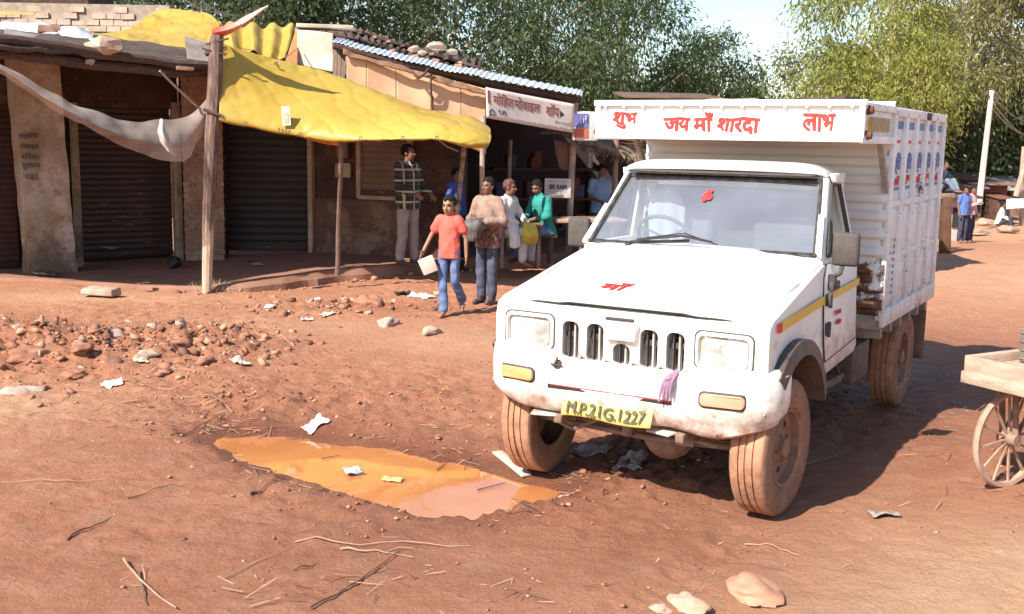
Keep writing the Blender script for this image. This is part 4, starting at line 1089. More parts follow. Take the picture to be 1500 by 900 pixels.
# front yellow tarpaulin
def tarp_mat(name, a, b_, tr=.35):
    m, t, b = base_mat(name)
    col = mixc(t, ramp(t, nz(t, 1.3, 5, .6), .35, .65), a, b_)
    sp = ramp(t, nz(t, 9, 8, .72), .60, .74); col = mixc(t, math_(t, 'MULTIPLY', sp, .4), col, (.42, .30, .12)); st_ = ramp(t, nz(t, 2.2, 7, .7, (1, 1, 3)), .55, .75); col = mixc(t, math_(t, 'MULTIPLY', st_, .35), col, (.60, .52, .24))
    t.links.new(col, b.inputs['Base Color']); b.inputs['Roughness'].default_value = .42; b.inputs['Specular IOR Level'].default_value = .4
    tr_ = node(t, 'ShaderNodeBsdfTranslucent'); t.links.new(col, tr_.inputs[0]); ms = node(t, 'ShaderNodeMixShader'); ms.inputs[0].default_value = tr
    out = t.nodes['Material Output']; t.links.new(b.outputs[0], ms.inputs[1]); t.links.new(tr_.outputs[0], ms.inputs[2]); t.links.new(ms.outputs[0], out.inputs[0])
    bump(t, b, nz(t, 16, 5, .6), .25, .01); return m
tarp_y = tarp_mat('yellow_tarp', (.59, .435, .095), (.53, .36, .06))
rows = [[(323,64,13.7),(400,86,14.1),(480,106,14.4),(540,127,14.5),(600,152,14.5),(650,166,14.3),(690,172,14.0),(716,186,13.7)],
        [(322,100,13.55),(400,124,13.8),(480,144,13.95),(560,161,13.85),(610,170,13.6),(650,178,13.35),(690,184,13.3),(719,196,13.3)],
        [(322,140,13.45),(400,161,13.55),(480,176,13.55),(560,188,13.35),(610,190,13.2),(650,192,13.05),(690,202,13.0),(719,207,13.1)],
        [(321,176,13.4),(400,193,13.45),(480,206,13.4),(560,206,13.2),(610,205,13.1),(645,206,12.95),(680,216,13.0),(712,219,13.15)],
        [(323,172,13.7),(400,190,13.8),(480,204,13.8),(560,202,13.7),(610,201,13.6),(645,201,13.5),(682,211,13.5),(710,214,13.5)]]
tarp = sheet('yellow_tarpaulin', [[at(*p) for p in r] for r in rows], tarp_y, None, 170, 72, .013, 2.2, .003, 4, crease=True)
tag(tarp, 'big yellow tarpaulin hung as an awning from the flag post to the plank wall', 'tarpaulin')
eym = M('eyelet_metal', (.3, .27, .2), None, 9, .4, .6)
for x_, y_, Y_ in ((327, 172, 13.38), (360, 181, 13.38), (440, 197, 13.36), (528, 203, 13.2), (590, 202, 13.05), (640, 202, 12.93), (330, 71, 13.62), (404, 93, 14.0)):
    MB().lathe([(.012, -.004), (.024, -.004), (.024, .004), (.012, .004)], at(x_, y_, Y_-.04), (0, 1, .2), 12, closed=True).build('eyelet', eym, tarp)
for pa, pb in (((402, 92, 13.98), (437, 70, 15.6)), ((326, 70, 13.66), (316, 74, 13.7)), ((640, 204, 12.95), (671, 222, 14.3))):
    A, B = at(*pa), at(*pb); MB().tube([A, A.lerp(B, .5)-Vector((0, 0, .02)), B], .008, 5).build('tie_rope', woodl, tarp)
mb = MB(); c = at(419, 170, 13.42); mb.box(c, (.10, .012, .23), Matrix.Rotation(R(-4), 3, 'Y')); mb.box(c+Vector((.005, -.009, -.02)), (.055, .006, .13), Matrix.Rotation(R(-4), 3, 'Y'), mi=1)
mb.build('printed_label', [M('label_white', (.7, .66, .5), None, 9, .7), M('label_grey', (.3, .28, .2), (.5, .45, .3), 40, .7)], tarp)
mb = MB()
for q in range(4): mb.box(at(409+5*q, 190+1.1*q, 13.36), (.018, .012, .035))
mb.build('printed_mark', M('mark_ink', (.1, .09, .05), None, 9, .7), tarp)
tag(sheet('cloth_strip', [[at(440, 199, 13.9), at(470, 205, 13.9), at(497, 207, 13.9)], [at(440, 201, 13.9), at(470, 210, 13.9), at(497, 214, 13.9)]], [M('red_yellow_cloth', (.55, .10, .04), (.6, .3, .06), 5, .8)], None, 16, 4, .01, 4, .01, 3), 'red edged cloth strip dangling under the yellow tarp by the thin pole', 'cloth')
# yellow sheets on the roofs behind
tag(sheet('yellow_tarpaulin', [[at(226, 15, 18.2), at(262, 13, 18.2), at(300, 19, 17.8), at(324, 33, 17.2)], [at(190, 42, 17.2), at(240, 44, 17), at(290, 49, 16.6), at(330, 60, 16.2)], [at(128, 52, 16.2), at(200, 64, 15.8), at(270, 75, 15.3), at(330, 86, 14.8)], [at(150, 76, 15.2), at(210, 84, 15), at(275, 90, 14.7), at(330, 97, 14.4)]], tarp_y, None, 80, 50, .025, 2.4, .003, 9, crease=True),
    'crumpled yellow tarpaulin spread over the roof in front of the pale brick wall', 'tarpaulin')
tag(sheet('yellow_tarpaulin', [[at(320, 33, 17), at(380, 34, 17), at(434, 38, 17)], [at(322, 50, 16.3), at(380, 55, 16.3), at(430, 62, 16.3)], [at(326, 70, 15.6), at(380, 82, 15.6), at(420, 90, 15.6)]], tarp_y, None, 40, 20, .05, 2.6, .006, 14, fold=lambda u, v: .05*math.sin(u*26)),
    'pleated yellow tarpaulin hanging behind the red flag', 'tarpaulin')
tag(sheet('yellow_tarpaulin', [[at(-20, 15, 18.4), at(55, 17, 18.4)], [at(-20, 24, 17.9), at(50, 22, 17.9)]], tarp_mat('faded_tarp', (.70, .50, .16), (.6, .38, .12)), None, 16, 5, .03, 3, .006, 2), 'narrow faded orange yellow strip of tarpaulin on top of the pale brick wall', 'tarpaulin')
plas = tarp_mat('white_plastic', (.74, .74, .76), (.62, .62, .64), .3)
tag(sheet('plastic_sheet', [[at(0, 32, 16.3), at(60, 36, 16.2), at(130, 40, 16)], [at(0, 44, 15), at(70, 48, 15), at(138, 54, 15)]], plas, None, 30, 14, .05, 3, .006, 5), 'white plastic sheet lying along the foot of the pale brick wall', 'plastic sheet')
tag(sheet('plastic_sheet', [[at(84, 42, 14.9), at(112, 40, 14.9), at(135, 48, 14.9)], [at(95, 60, 14.1), at(120, 66, 13.9), at(142, 66, 13.9)], [at(103, 68, 13.5), at(122, 74, 13.4), at(138, 74, 13.4)]], plas, None, 24, 18, .05, 3.4, .006, 8), 'bluish white plastic sheet crumpled over the canopy edge', 'plastic sheet')
# brick house behind
bh = empty('brick_house', at(100, 60, 19), 'unfinished pale brick house wall rising behind the canopy', 'house')
c = at(98, 40, 19.0); c.z = 2.6
for seg in range(1):
    brick_block('brick_wall', Vector((c.x, 19.0, 2.5)), 3.6, .25, 1.62, [pbrick, mortar], bh, bw=.24, bh=.105, jit=.02, ragged=2, skip=.03)
mb = MB(); wall_panel(mb, (-11.5, 20.5), (-6.2, 20.6), 0, 4.1); mb.build('rear_wall', brickm, bh)
mb = MB(); mb.box(at(40, 2, 19.8), (2.6, 1.2, .12), Matrix.Rotation(R(8), 3, 'X')); mb.build('roof', thatchd, bh)
# red flag on the post
def flag_mat():
    m, t, b = base_mat('red_flag_cloth'); a = t.nodes.new('ShaderNodeAttribute'); a.attribute_name = 'tip_mix'
    t.links.new(mixc(t, a.outputs['Fac'], (.62, .05, .025), (.72, .42, .36)), b.inputs['Base Color']); b.inputs['Roughness'].default_value = .8; return m  # red blends to pale pink towards the tip
fl = sheet('flag', [[at(312, 41, 13.6), at(330, 36, 13.5), at(355, 25, 13.4), at(392, 7, 13.3)], [at(310, 48, 13.5), at(332, 44, 13.35), at(358, 33, 13.3), at(392, 8.5, 13.3)], [at(317, 55, 13.55), at(334, 51, 13.5), at(360, 36, 13.4), at(392, 10, 13.3)]], flag_mat(), None, 30, 12, .02, 5, .004, 6)
a = fl.data.attributes.new('tip_mix', 'FLOAT', 'POINT'); a.data.foreach_set('value', [max(0, min(1, (v.co.x-(-3.62))/.55)) for v in fl.data.vertices])
tag(fl, 'torn red pennant flag streaming from the top of the crooked post', 'flag')
# sagging net
def net_mat():
    m, t, b = base_mat('white_net'); b.inputs['Base Color'].default_value = (.62, .52, .46, 1); b.inputs['Roughness'].default_value = .9
    tr = node(t, 'ShaderNodeBsdfTransparent'); ms = node(t, 'ShaderNodeMixShader'); out = t.nodes['Material Output']
    t.links.new(ramp(t, nz(t, 2.5, 5, .6), .3, .7, .11, .33), ms.inputs[0])
    t.links.new(b.outputs[0], ms.inputs[2]); t.links.new(tr.outputs[0], ms.inputs[1]); t.links.new(ms.outputs[0], out.inputs[0]); return m
netm = net_mat()
net = sheet('sagging_net', [[at(-50, 66, 11.8), at(10, 96, 12.0), at(70, 133, 12.2), at(130, 160, 12.5), at(190, 178, 12.8), at(235, 174, 13.1), at(272, 172, 13.4), at(306, 140, 13.65)],
                  [at(-50, 76, 11.6), at(10, 106, 11.8), at(70, 146, 12.0), at(130, 178, 12.3), at(190, 202, 12.6), at(235, 208, 12.9), at(275, 205, 13.2), at(308, 158, 13.6)],
                  [at(-50, 86, 11.8), at(10, 116, 12.0), at(70, 155, 12.2), at(130, 192, 12.5), at(190, 221, 12.8), at(240, 234, 13.0), at(280, 232, 13.3), at(310, 170, 13.65)]], netm, None, 70, 18, .05, 2.2, .004, 3)
tag(net, 'dusty white net slung like a hammock under the log canopy', 'net')
sheet('knotted_corner', [[at(233, 174, 12.75), at(238, 175, 12.7), at(242, 184, 12.75)], [at(230, 190, 12.72), at(239, 198, 12.66), at(249, 208, 12.75)], [at(234, 206, 12.75), at(246, 222, 12.72), at(258, 230, 12.8)]], M('net_white', (.50, .43, .39), (.40, .33, .29), 7, .9), net, 18, 18, .03, 5, .004, 4)
mb = MB(); mb.tube(crom([at(234, 104, 13.1), at(262, 132, 13.3), at(300, 165, 13.6), at(316, 169, 13.65)], 12), .014, 6)
mb.build('rope', woodl, net)
# stones weighing the roofs down
stonem = M('pale_stone', (.44, .34, .27), (.30, .21, .16), 7, .95, bs=.6)
def stone(p, r, label, name='stone', mat=None, seed=0, rot=0, group=None, n=14, sink=.25, cat='stone'):
    o = cloth_lump(name, Vector(p)+Vector((0, 0, r[2]*(1-sink)-r[2]*.0)), r, mat or stonem, label, cat, group, seed, .45, rot, n, flatten=False)
    return o
stone(at(153, 77, 12.9), (.20, .13, .10), 'round pale stone weighing down the front logs of the canopy', seed=4)
stone(at(132, 88, 12.8)-Vector((0, 0, .05)), (.05, .05, .04), 'small white stone wedged between the canopy logs', seed=5)
tag(MB().box(at(271, 101, 13.45), (.20, .10, .05), Matrix.Rotation(R(30), 3, 'Z'), jit=.008).build('brick', brickm, bevel=.006), 'flat pale brick lying on the canopy log near the post', 'brick')
tag(MB().box(at(72, 43, 15.2), (.28, .14, .10), Matrix.Rotation(R(25), 3, 'Z'), jit=.01).build('brick', brickm, bevel=.006), 'brown brick sitting on the grey tin at the foot of the pale brick wall', 'brick')
# mobile shop
tanm = M('tan_board', (.62, .40, .24), (.55, .33, .19), 2.0, .8, bs=.3, bscale=4, bdist=.02)
ms = empty('mobile_shop', at(705, 396, 14.8), 'open fronted mobile shop with tan board wall and a pale blue tin roof', 'shop')
bx = [508, 537, 581, 632, 676, 712]; 
def btop(x): return 74+(x-500)*.266
def byy(x): return 14.80+(x-508)/204*.55
for k in range(5):
    x0, x1 = bx[k]+.15, bx[k+1]-.15
    mt = tanm
    sheet('wall_board', [[at(x0+(x1-x0)*q/3, btop(x0+(x1-x0)*q/3), byy(x0+(x1-x0)*q/3)) for q in range(4)], [at(x0+(x1-x0)*q/3, btop(x0+(x1-x0)*q/3)+30, byy(x0+(x1-x0)*q/3)) for q in range(4)], [at(x0+(x1-x0)*q/3, max(150, btop(x0+(x1-x0)*q/3)+62)+(x0+(x1-x0)*q/3-500)*.16, byy(x0+(x1-x0)*q/3)) for q in range(4)]], mt, ms, 14, 14, .022, 1.6, .008, 3, fold=lambda u, v: .012*math.sin(u*math.pi))
sheet('folded_cloth', [[at(502, 74, 14.78), at(600, 100, 14.98), at(660, 117, 15.12), at(714, 132, 15.27)], [at(502, 80, 14.74), at(600, 107, 14.94), at(660, 125, 15.07), at(714, 140, 15.22)]], M('brown_cloth', (.26, .15, .09), (.17, .09, .055), 6, .9), ms, 60, 6, .035, 5, .02, 3)
sheet('white_panel', [[at(436, 44, 15.7), at(462, 46, 15.65), at(488, 49, 15.6)], [at(436, 70, 15.7), at(462, 74, 15.65), at(488, 77, 15.6)], [at(436, 97, 15.7), at(462, 101, 15.65), at(488, 106, 15.6)]], M('off_white_panel', (.60, .50, .41), (.46, .36, .28), 3, .8), ms, 16, 16, .03, 3, .02, 6)
sheet('orange_panel', [[at(434, 42, 15.9), at(437, 43, 15.85)], [at(418, 92, 15.5), at(436, 98, 15.5)]], M('orange_cloth', (.45, .20, .07), (.35, .14, .05), 4, .85), ms, 6, 10, .02, 3, .01, 7)
for k in range(3):
    x = 492+k*6; MB().bar(at(x, 62+k*3, 15.3), at(x-1, 118+k*2, 15.25), .05, .05).build('stud', wood, ms)
mb = MB(); mb.tube(crom([at(505, 70, 15), at(509, 85, 14.92), at(506, 100, 14.92), at(510, 112, 14.92)], 10), .025, 6); mb.build('knotted_branch', wood, ms)
mb = MB(); mb.tube(crom([at(632, 108, 15.0), at(631, 130, 15.0), at(634, 152, 15.1), at(632, 164, 15.1)], 10), .016, 6); mb.build('dangling_rope', woodd, ms)
mb = MB(); mb.tube(crom([at(604, 105, 14.95), at(612, 114, 14.9), at(622, 108, 14.95), at(628, 100, 14.95)], 10), .02, 6); mb.build('crooked_stick', woodd, ms)
tin = M('pale_blue_tin', (.68, .74, .80), (.58, .63, .68), 3, .38, .25)
e0 = [(486, 61, 14.84), (600, 90, 15.02), (712, 114, 15.30), (852, 140, 16.0)]; e1 = [(494, 55, 16.4), (606, 83, 16.8), (718, 106, 17.2), (854, 133, 18.0)]
o = sheet('tin_roof', [[at(*p) for p in e0], [at(*p) for p in e1]], tin, ms, 260, 6, .004, 1, .006, 1, fold=lambda u, v: .010*math.sin(u*2*math.pi*46)+.03*(mnoise.noise(Vector((u*9, 0, 3)))))
mb = MB(); mb.tube([at(488, 67, 14.85), at(600, 96, 15.1), at(712, 121, 15.42), at(850, 147, 16.2)], .045, 8); mb.build('roof_beam', woodd, ms)
mb = MB()
mb.grid(lambda u, v: at(488+350*u, 64+u*84, 14.85+1.45*u)+Vector((-.25*v, 4.2*v, -.15*v)), 10, 6); so = mb.build('ceiling', thatchd, ms); so.modifiers.new('thickness', 'SOLIDIFY').thickness = .05
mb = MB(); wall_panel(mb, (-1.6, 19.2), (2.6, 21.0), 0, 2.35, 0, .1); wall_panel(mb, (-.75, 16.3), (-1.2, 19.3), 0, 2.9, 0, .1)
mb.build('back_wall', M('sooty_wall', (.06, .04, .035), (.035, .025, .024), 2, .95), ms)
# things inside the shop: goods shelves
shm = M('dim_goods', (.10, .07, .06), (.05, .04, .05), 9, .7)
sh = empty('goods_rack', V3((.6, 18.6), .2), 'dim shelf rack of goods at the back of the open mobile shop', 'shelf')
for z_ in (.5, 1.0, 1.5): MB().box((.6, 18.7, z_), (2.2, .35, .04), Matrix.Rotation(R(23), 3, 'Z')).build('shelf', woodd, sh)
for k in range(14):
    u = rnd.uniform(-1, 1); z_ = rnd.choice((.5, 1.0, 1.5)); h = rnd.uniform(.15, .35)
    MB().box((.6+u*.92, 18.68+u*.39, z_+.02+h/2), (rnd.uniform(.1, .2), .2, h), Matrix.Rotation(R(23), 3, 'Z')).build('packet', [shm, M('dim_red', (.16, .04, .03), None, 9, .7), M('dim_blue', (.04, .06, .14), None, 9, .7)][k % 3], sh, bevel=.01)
# sign
sg = empty('shop_sign', at(776, 190, 15.4), 'long cream mobile shop signboard with brown Hindi lettering below the tin roof', 'sign')
SA, SB, SC_, SD = at(711, 128, 15.05), at(841, 153, 15.95), at(839, 195, 15.95), at(712, 173, 15.05)
def sgp(u, v, t=0):
    p = SA.lerp(SB, u).lerp(SD.lerp(SC_, u), 1-v)
    n = (SB-SA).cross(SA-SD).normalized(); n = n if n.y < 0 else -n
    return p+n*(t+.012*math.sin(u*7+1)*(1-abs(2*v-1)*.5))
mb = MB(); mb.grid(lambda u, v: sgp(u, v), 30, 8)
bd = mb.build('sign_cloth', M('sign_cream', (.60, .55, .51), (.50, .44, .40), 3, .75), sg); bd.modifiers.new('thickness', 'SOLIDIFY').thickness = .01
LW, LH = (SB-SA).length, (SA-SD).length
brown = M('sign_brown', (.20, .06, .045), (.26, .1, .08), 30, .7); pale = M('sign_small_print', (.30, .22, .2), (.4, .32, .3), 40, .7)
def sgt(body, cu, cv, w, h, mt, bold=0):
    text('sign_lettering', body, w*LW, h*LH, mt, bd, lambda u, v, t: sgp(cu+u/LW, cv+v/LH, .012+t), bold=bold)
sgt('मोिहत', .185, .66, .225, .42, brown, .003); sgt('मोवाइल', .455, .66, .29, .42, brown, .003); sgt('शॉप', .745, .66, .145, .42, brown, .003)
sgt('▶', .855, .57, .05, .24, blackp); sgt('।', .025, .70, .02, .40, brown, .004)
sgt('⌂', .06, .22, .06, .20, blackp, .002); sgt('९ ४५', .175, .26, .09, .15, inkm, .003); sgt('कैश सर्विस', .875, .26, .21, .16, pale)
mb = MB()
for k in range(34):
    u = .2+.021*k
    if k % 6 == 5: continue
    h = rnd.uniform(.02, .045)
    p = [sgp(u, .10-.02*(k/34), .0135), sgp(u+.014, .10-.02*(k/34), .0135), sgp(u+.014, .10+h, .0135), sgp(u, .10+h, .0135)]
    mb.poly(p)
mb.build('small_print', pale, bd)
# small box sign
bs_ = empty('box_sign', at(853, 205, 16.1), 'small blue and orange box sign fixed at the corner post', 'sign')
MB().box(at(857, 185, 16.2), (.33, .16, .42), Matrix.Rotation(R(14), 3, 'Z')).build('box', M('box_sign_white', (.66, .64, .62), (.5, .47, .45), 5, .6), bs_, bevel=.008)
c = at(851, 185, 16.09)
mb = MB(); Rz = Matrix.Rotation(R(14), 3, 'Z'); mb.box(c+Vector((0, 0, .08)), (.22, .006, .20), Rz, mi=0); mb.box(c+Vector((0, 0, -.10)), (.22, .006, .13), Rz, mi=1)
mb.build('printed_face', [M('sign_blue', (.10, .11, .34), (.16, .16, .4), 14, .6), M('sign_orange', (.50, .13, .07), (.4, .1, .07), 14, .6)], bs_)
mb = MB()
for k in range(5): mb.box(c+Vector((-.07+.035*k, -.006, .09+.03*math.sin(k*2))), (.018, .005, .07), Rz)
mb.build('white_marks', M('sign_white', (.55, .55, .6), None, 9, .6), bs_)
# small notice board
nb = empty('notice_board', at(817, 290, 16.6), 'small white notice board hung beside the limewashed corner post', 'sign')
MB().box(at(817, 276, 16.6), (.40, .02, .29)).build('board', M('notice_white', (.55, .52, .50), (.45, .42, .4), 8, .7), nb, bevel=.004)
c = at(817, 274, 16.585)
text('notice_lettering', 'SRI RAM', .26, .07, blackp, nb, lambda u, v, t: c+Vector((u, -t, v)), bold=.003)
for zz, ww in ((.075, .3), (-.07, .28), (-.10, .2)): text('notice_small_print', 'मोबाइल रिपेयर', ww, .025, pale, nb, lambda u, v, t: c+Vector((u, -t, zz+v)))
# old roof behind, planks and stones on it
rfB = empty('tiled_roof', at(560, 70, 17), 'old collapsing roof of tiles and planks rising behind the tin roof', 'roof')
sheet('tiles', [[at(436, 37, 18), at(520, 41, 18), at(600, 64, 18.2), at(706, 90, 18.6)], [at(438, 45, 16.6), at(530, 54, 16.6), at(605, 80, 16.9), at(700, 104, 17.2)]], thatchd, rfB, 90, 16, .03, 4, .06, 4, fold=lambda u, v: .03*math.sin(u*150))
for k in range(9):
    x = 505+k*21; y = 40+k*6.2; a = at(x, y+2, 16.9+.05*k); MB().bar(a, at(x+34, y+13, 17.2+.05*k), .14, .04).build('plank', [wood, woodd, brickm][k % 3], rfB)
for k in range(5):
    x = 575+k*32; MB().box(at(x, 77+k*7.5, 16.75), (.11, .12, .08), jit=.02).build('prop_block', brickm, rfB, bevel=.01)
mb = MB(); mb.bar(at(437, 39, 16.3), at(520, 42, 16.3), .35, .06); mb.build('ridge_plank', pbrick, rfB, bevel=.01)
for k, (x, y, r) in enumerate(((640, 71, .10), (606, 74, .07), (662, 78, .06), (618, 79, .055))):
    stone(at(x, y, 16.75)-Vector((0, 0, r*.3)), (r*1.4, r, r*.7), ['big pale sack-like stone on the old roof', 'rounded stone resting left of the biggest stone on the old roof', 'rightmost small stone on the old tiled roof', 'small stone wedged between roof planks under the big pale one'][k], seed=20+k)
# thatched stall behind the truck
ts = empty('thatched_stall', flat(880, 380, .0), 'low stall with ragged thatch eaves half hidden behind the truck cab', 'stall')
thm = M('thatch', (.30, .215, .15), (.15, .10, .07), 6, .95, stretch=(6, 1, 1), bs=.9, bscale=20, bdist=.03)
sheet('thatch_roof', [[at(846, 205, 16.6), at(890, 218, 17.0), at(930, 233, 17.4), at(985, 250, 18)], [at(848, 196, 17.8), at(890, 203, 18.2), at(930, 210, 18.6), at(985, 222, 19)], [at(850, 180, 20), at(890, 186, 20.4), at(930, 192, 20.8), at(985, 200, 21.2)]], thm, ts, 60, 22, .06, 4, .08, 5)
mb = MB()
for k in range(170):
    u = rnd.random(); p = at(846+139*u, 206+45*u+rnd.uniform(-1, 2), 16.55+1.4*u); mb.tube([p+Vector((rnd.uniform(-.05, .05), .15, .05)), p+Vector((rnd.uniform(-.12, .12), -.06, -rnd.uniform(.03, .14)))], .007, 4)
mb.build('thatch_fringe', thm, ts)
for x, y0_, Y in ((897, 388, 17.6), (955, 380, 18.2)):
    p = flat(x, y0_, .05); MB().tube([p, Vector((p.x, p.y, 2.05))], .045, 8).build('stall_post', wood, ts)
mb = MB(); wall_panel(mb, (1.4, 20.2), (5.5, 21.5), -.1, 2.4); mb.build('stall_back', M('stall_dark', (.045, .04, .05), (.03, .025, .03), 3, .9), ts)
fp = MB()
for k in range(60):
    u = rnd.random(); p = at(850+120*u, 200+22*u-rnd.uniform(0, 12), 17.6+1.2*u+rnd.uniform(-.3, .3)); a = rnd.uniform(-.3, .5); L = rnd.uniform(.3, .8)
    d = Vector((math.cos(a)*L, rnd.uniform(-.2, .2), math.sin(a)*L*.35)); fp.tube([p-d, p+d], rnd.uniform(.015, .035), 5)
tag(fp.build('stick_pile', thm), 'untidy pile of dry sticks stacked on the thatched stall roof', 'sticks')
# counter, drum, bench, table
ct = empty('shop_counter', flat(850, 390, .1), 'wooden topped counter beside the limewashed corner post', 'counter')
MB().box(at(856, 322, 16.4), (1.15, .6, .06), Matrix.Rotation(R(20), 3, 'Z'), jit=.01).build('counter_top', M('counter_wood', (.42, .27, .19), (.3, .18, .12), 4, .8), ct, bevel=.01)
for dx, dy in ((-.5, -.3), (.5, .1), (-.5, .2), (.5, .4)):
    p = at(856, 322, 16.4)+Vector((dx, dy, 0)); MB().bar((p.x, p.y, .05), (p.x, p.y, p.z-.03), .06, .06).build('leg', wood, ct)
mb = MB(); p = at(866, 388, 16.5); zt_ = at(866, 330, 16.5).z; mb.lathe([(0, 0), (.21, 0), (.22, .03), (.21, .05), (.215, (zt_-.05)*.33), (.225, (zt_-.05)*.34), (.215, (zt_-.05)*.36), (.215, (zt_-.05)*.66), (.225, (zt_-.05)*.67), (.215, (zt_-.05)*.69), (.21, zt_-.08), (.22, zt_-.06), (.20, zt_-.05), (0, zt_-.06)], (p.x, p.y, .04), (0, 0, 1), 24)
tag(mb.build('oil_drum', M('drum_blue', (.05, .14, .30), (.09, .14, .22), 4, .5)), 'blue metal drum standing under the counter', 'drum')
bn = empty('bench', flat(752, 392, .2), 'dark wooden bench under the two seated men', 'bench')
ba, bb_ = at(718, 352, 16.0), at(812, 350, 16.2); ba.z = bb_.z = .60
MB().bar(ba, bb_, .42, .06).build('seat', woodd, bn, bevel=.008)
for q in (.08, .92):
    for dy in (-.15, .15):
        p = ba.lerp(bb_, q)+Vector((0, dy, 0)); MB().bar((p.x, p.y, .19), (p.x, p.y, .57), .06, .05).build('leg', woodd, bn)
bt = empty('wooden_table', flat(768, 392, .2), 'small wooden table between the seated man with a scarf and the man in teal', 'table')
p = at(763, 330, 15.55); MB().box((p.x, p.y, p.z), (.62, .3, .05), jit=.006).build('table_top', M('table_wood', (.24, .14, .09), (.17, .1, .065), 5, .8), bt, bevel=.006)
for dx in (-.26, .26):
    for dy in (-.11, .11): MB().bar((p.x+dx, p.y+dy, .18), (p.x+dx, p.y+dy, p.z-.025), .05, .05).build('leg', wood, bt)
cb = sheet('yellow_bag', [[at(767, 328, 15.3), at(776, 327, 15.3), at(784, 330, 15.3)], [at(766, 342, 15.25), at(776, 344, 15.2), at(787, 344, 15.25)], [at(769, 355, 15.3), at(777, 357, 15.28), at(785, 356, 15.3)]], M('bag_yellow', (.5, .42, .06), (.4, .3, .04), 12, .6), None, 12, 12, .008, 6, .03, 3)
tag(cb, 'bright yellow carrier bag hanging at the table between the seated men', 'bag')
rp = empty('red_cupboard', flat(664, 395, .2), 'narrow dark red cupboard edge behind the girl', 'cupboard')
MB().box(at(664, 360, 16.2), (.22, .25, 1.2)).build('carcass', M('dull_red', (.09, .02, .016), (.06, .015, .012), 5, .7), rp, bevel=.01)
hc = sheet('hanging_cloth', [[at(812, 205, 16.9), at(825, 208, 16.9), at(838, 211, 16.9)], [at(815, 228, 16.9), at(826, 230, 16.85), at(838, 230, 16.9)], [at(820, 246, 16.9), at(829, 250, 16.9), at(837, 244, 16.9)]], M('brown_rag', (.20, .12, .09), (.14, .08, .06), 6, .9), None, 14, 14, .03, 5, .02, 4)
tag(hc, 'brown cloth hanging under the sign by the corner post', 'cloth')
post([flat(743, 385, .2)+Vector((0, 2, 0)), at(744, 300, 17.9), at(748, 205, 17.9)], [.04, .035, .035], whiteb, 'wooden_post', 'pale inner pole standing deep in the mobile shop above the seated men')

# ============================================================ HAND CART (right edge)
E1 = Vector((.87, .49, 0)); E2 = Vector((.47, -.88, 0)); P0 = Vector((2.66, 6.17, 0))
cart = empty('hand_cart', P0+E1*.7+E2*.45, 'weathered wooden hand cart on dusty spoked wheels at the right edge', 'cart')
cw = M('cart_wood', (.46, .34, .26), (.32, .22, .16), 4, .9, stretch=(2, 2, 6), bs=.5)
def cp(a, b, z): return P0+E1*a+E2*b+Vector((0, 0, z))
RC = Matrix((E1, -E2, Vector((0, 0, 1)))).transposed()
for k in range(6): MB().bar(cp(0, .07+.15*k, .735), cp(1.5, .07+.15*k, .735), .14, .025, mi=0).build('deck_plank', cw, cart, bevel=.004)
for a, b in (((-.02, 0), (-.02, .92)), ((1.5, 0), (1.5, .92)), ((-.04, -.01), (1.52, -.01)), ((-.04, .92), (1.52, .92))):
    MB().bar(cp(*a, .755), cp(*b, .755), .045, .095).build('rim_board', cw, cart, bevel=.005)
MB().bar(cp(-.02, -.03, .68), cp(-.02, .96, .68), .09, .07).build('cross_beam', cw, cart, bevel=.006)
for b in (.12, .8): MB().bar(cp(0, b, .67), cp(1.5, b, .67), .06, .06).build('bearer', wood, cart)
spm = M('dusty_wheel', (.44, .30, .23), (.32, .19, .13), 9, .9)
def cart_wheel(c, ax=E2):
    w = MB(); w.lathe([(.262, -.016), (.285, -.02), (.297, 0), (.285, .02), (.262, .016)], c, ax, 44, closed=True)
    wl = w.build('wheel', spm, cart)
    x = E1; z = Vector((0, 0, 1))
    for k in range(12):
        a = 2*math.pi*k/12+.1; d = x*math.cos(a)+z*math.sin(a); MB().bar(c+d*.03, c+d*.266, .012, .012, up=ax).build('spoke', spm, wl)
    MB().lathe([(0, -.06), (.035, -.06), (.04, -.02), (.04, .02), (.035, .06), (0, .06)], c, ax, 14).build('hub', under, wl)
    for s_ in (-1, 1):
        MB().bar(c+ax*.045*s_, c+ax*.045*s_+Vector((0, 0, .39))-E1*.05, .035, .012).build('fork', under, wl)
        MB().bar(c+ax*.045*s_, c+ax*.045*s_+Vector((0, 0, .38))+E1*.22, .02, .01).build('stay', under, wl)
for a, b in ((.24, .10), (1.26, .10), (.24, .82), (1.26, .82)):
    c = cp(a, b, 0); c.z = gzf(c.x, c.y)+.285; cart_wheel(c)
cr = MB(); q = cp(.42, .22, .85); cr.box(q, (.22, .3, .19), RC)
for k in range(4): cr.box(q+Vector((0, 0, -.075+.05*k)), (.235, .315, .012), RC)
tag(cr.build('crate', M('grey_crate', (.20, .18, .17), (.12, .1, .09), 8, .7), bevel=.006), 'grey plastic crate standing on the hand cart', 'crate')

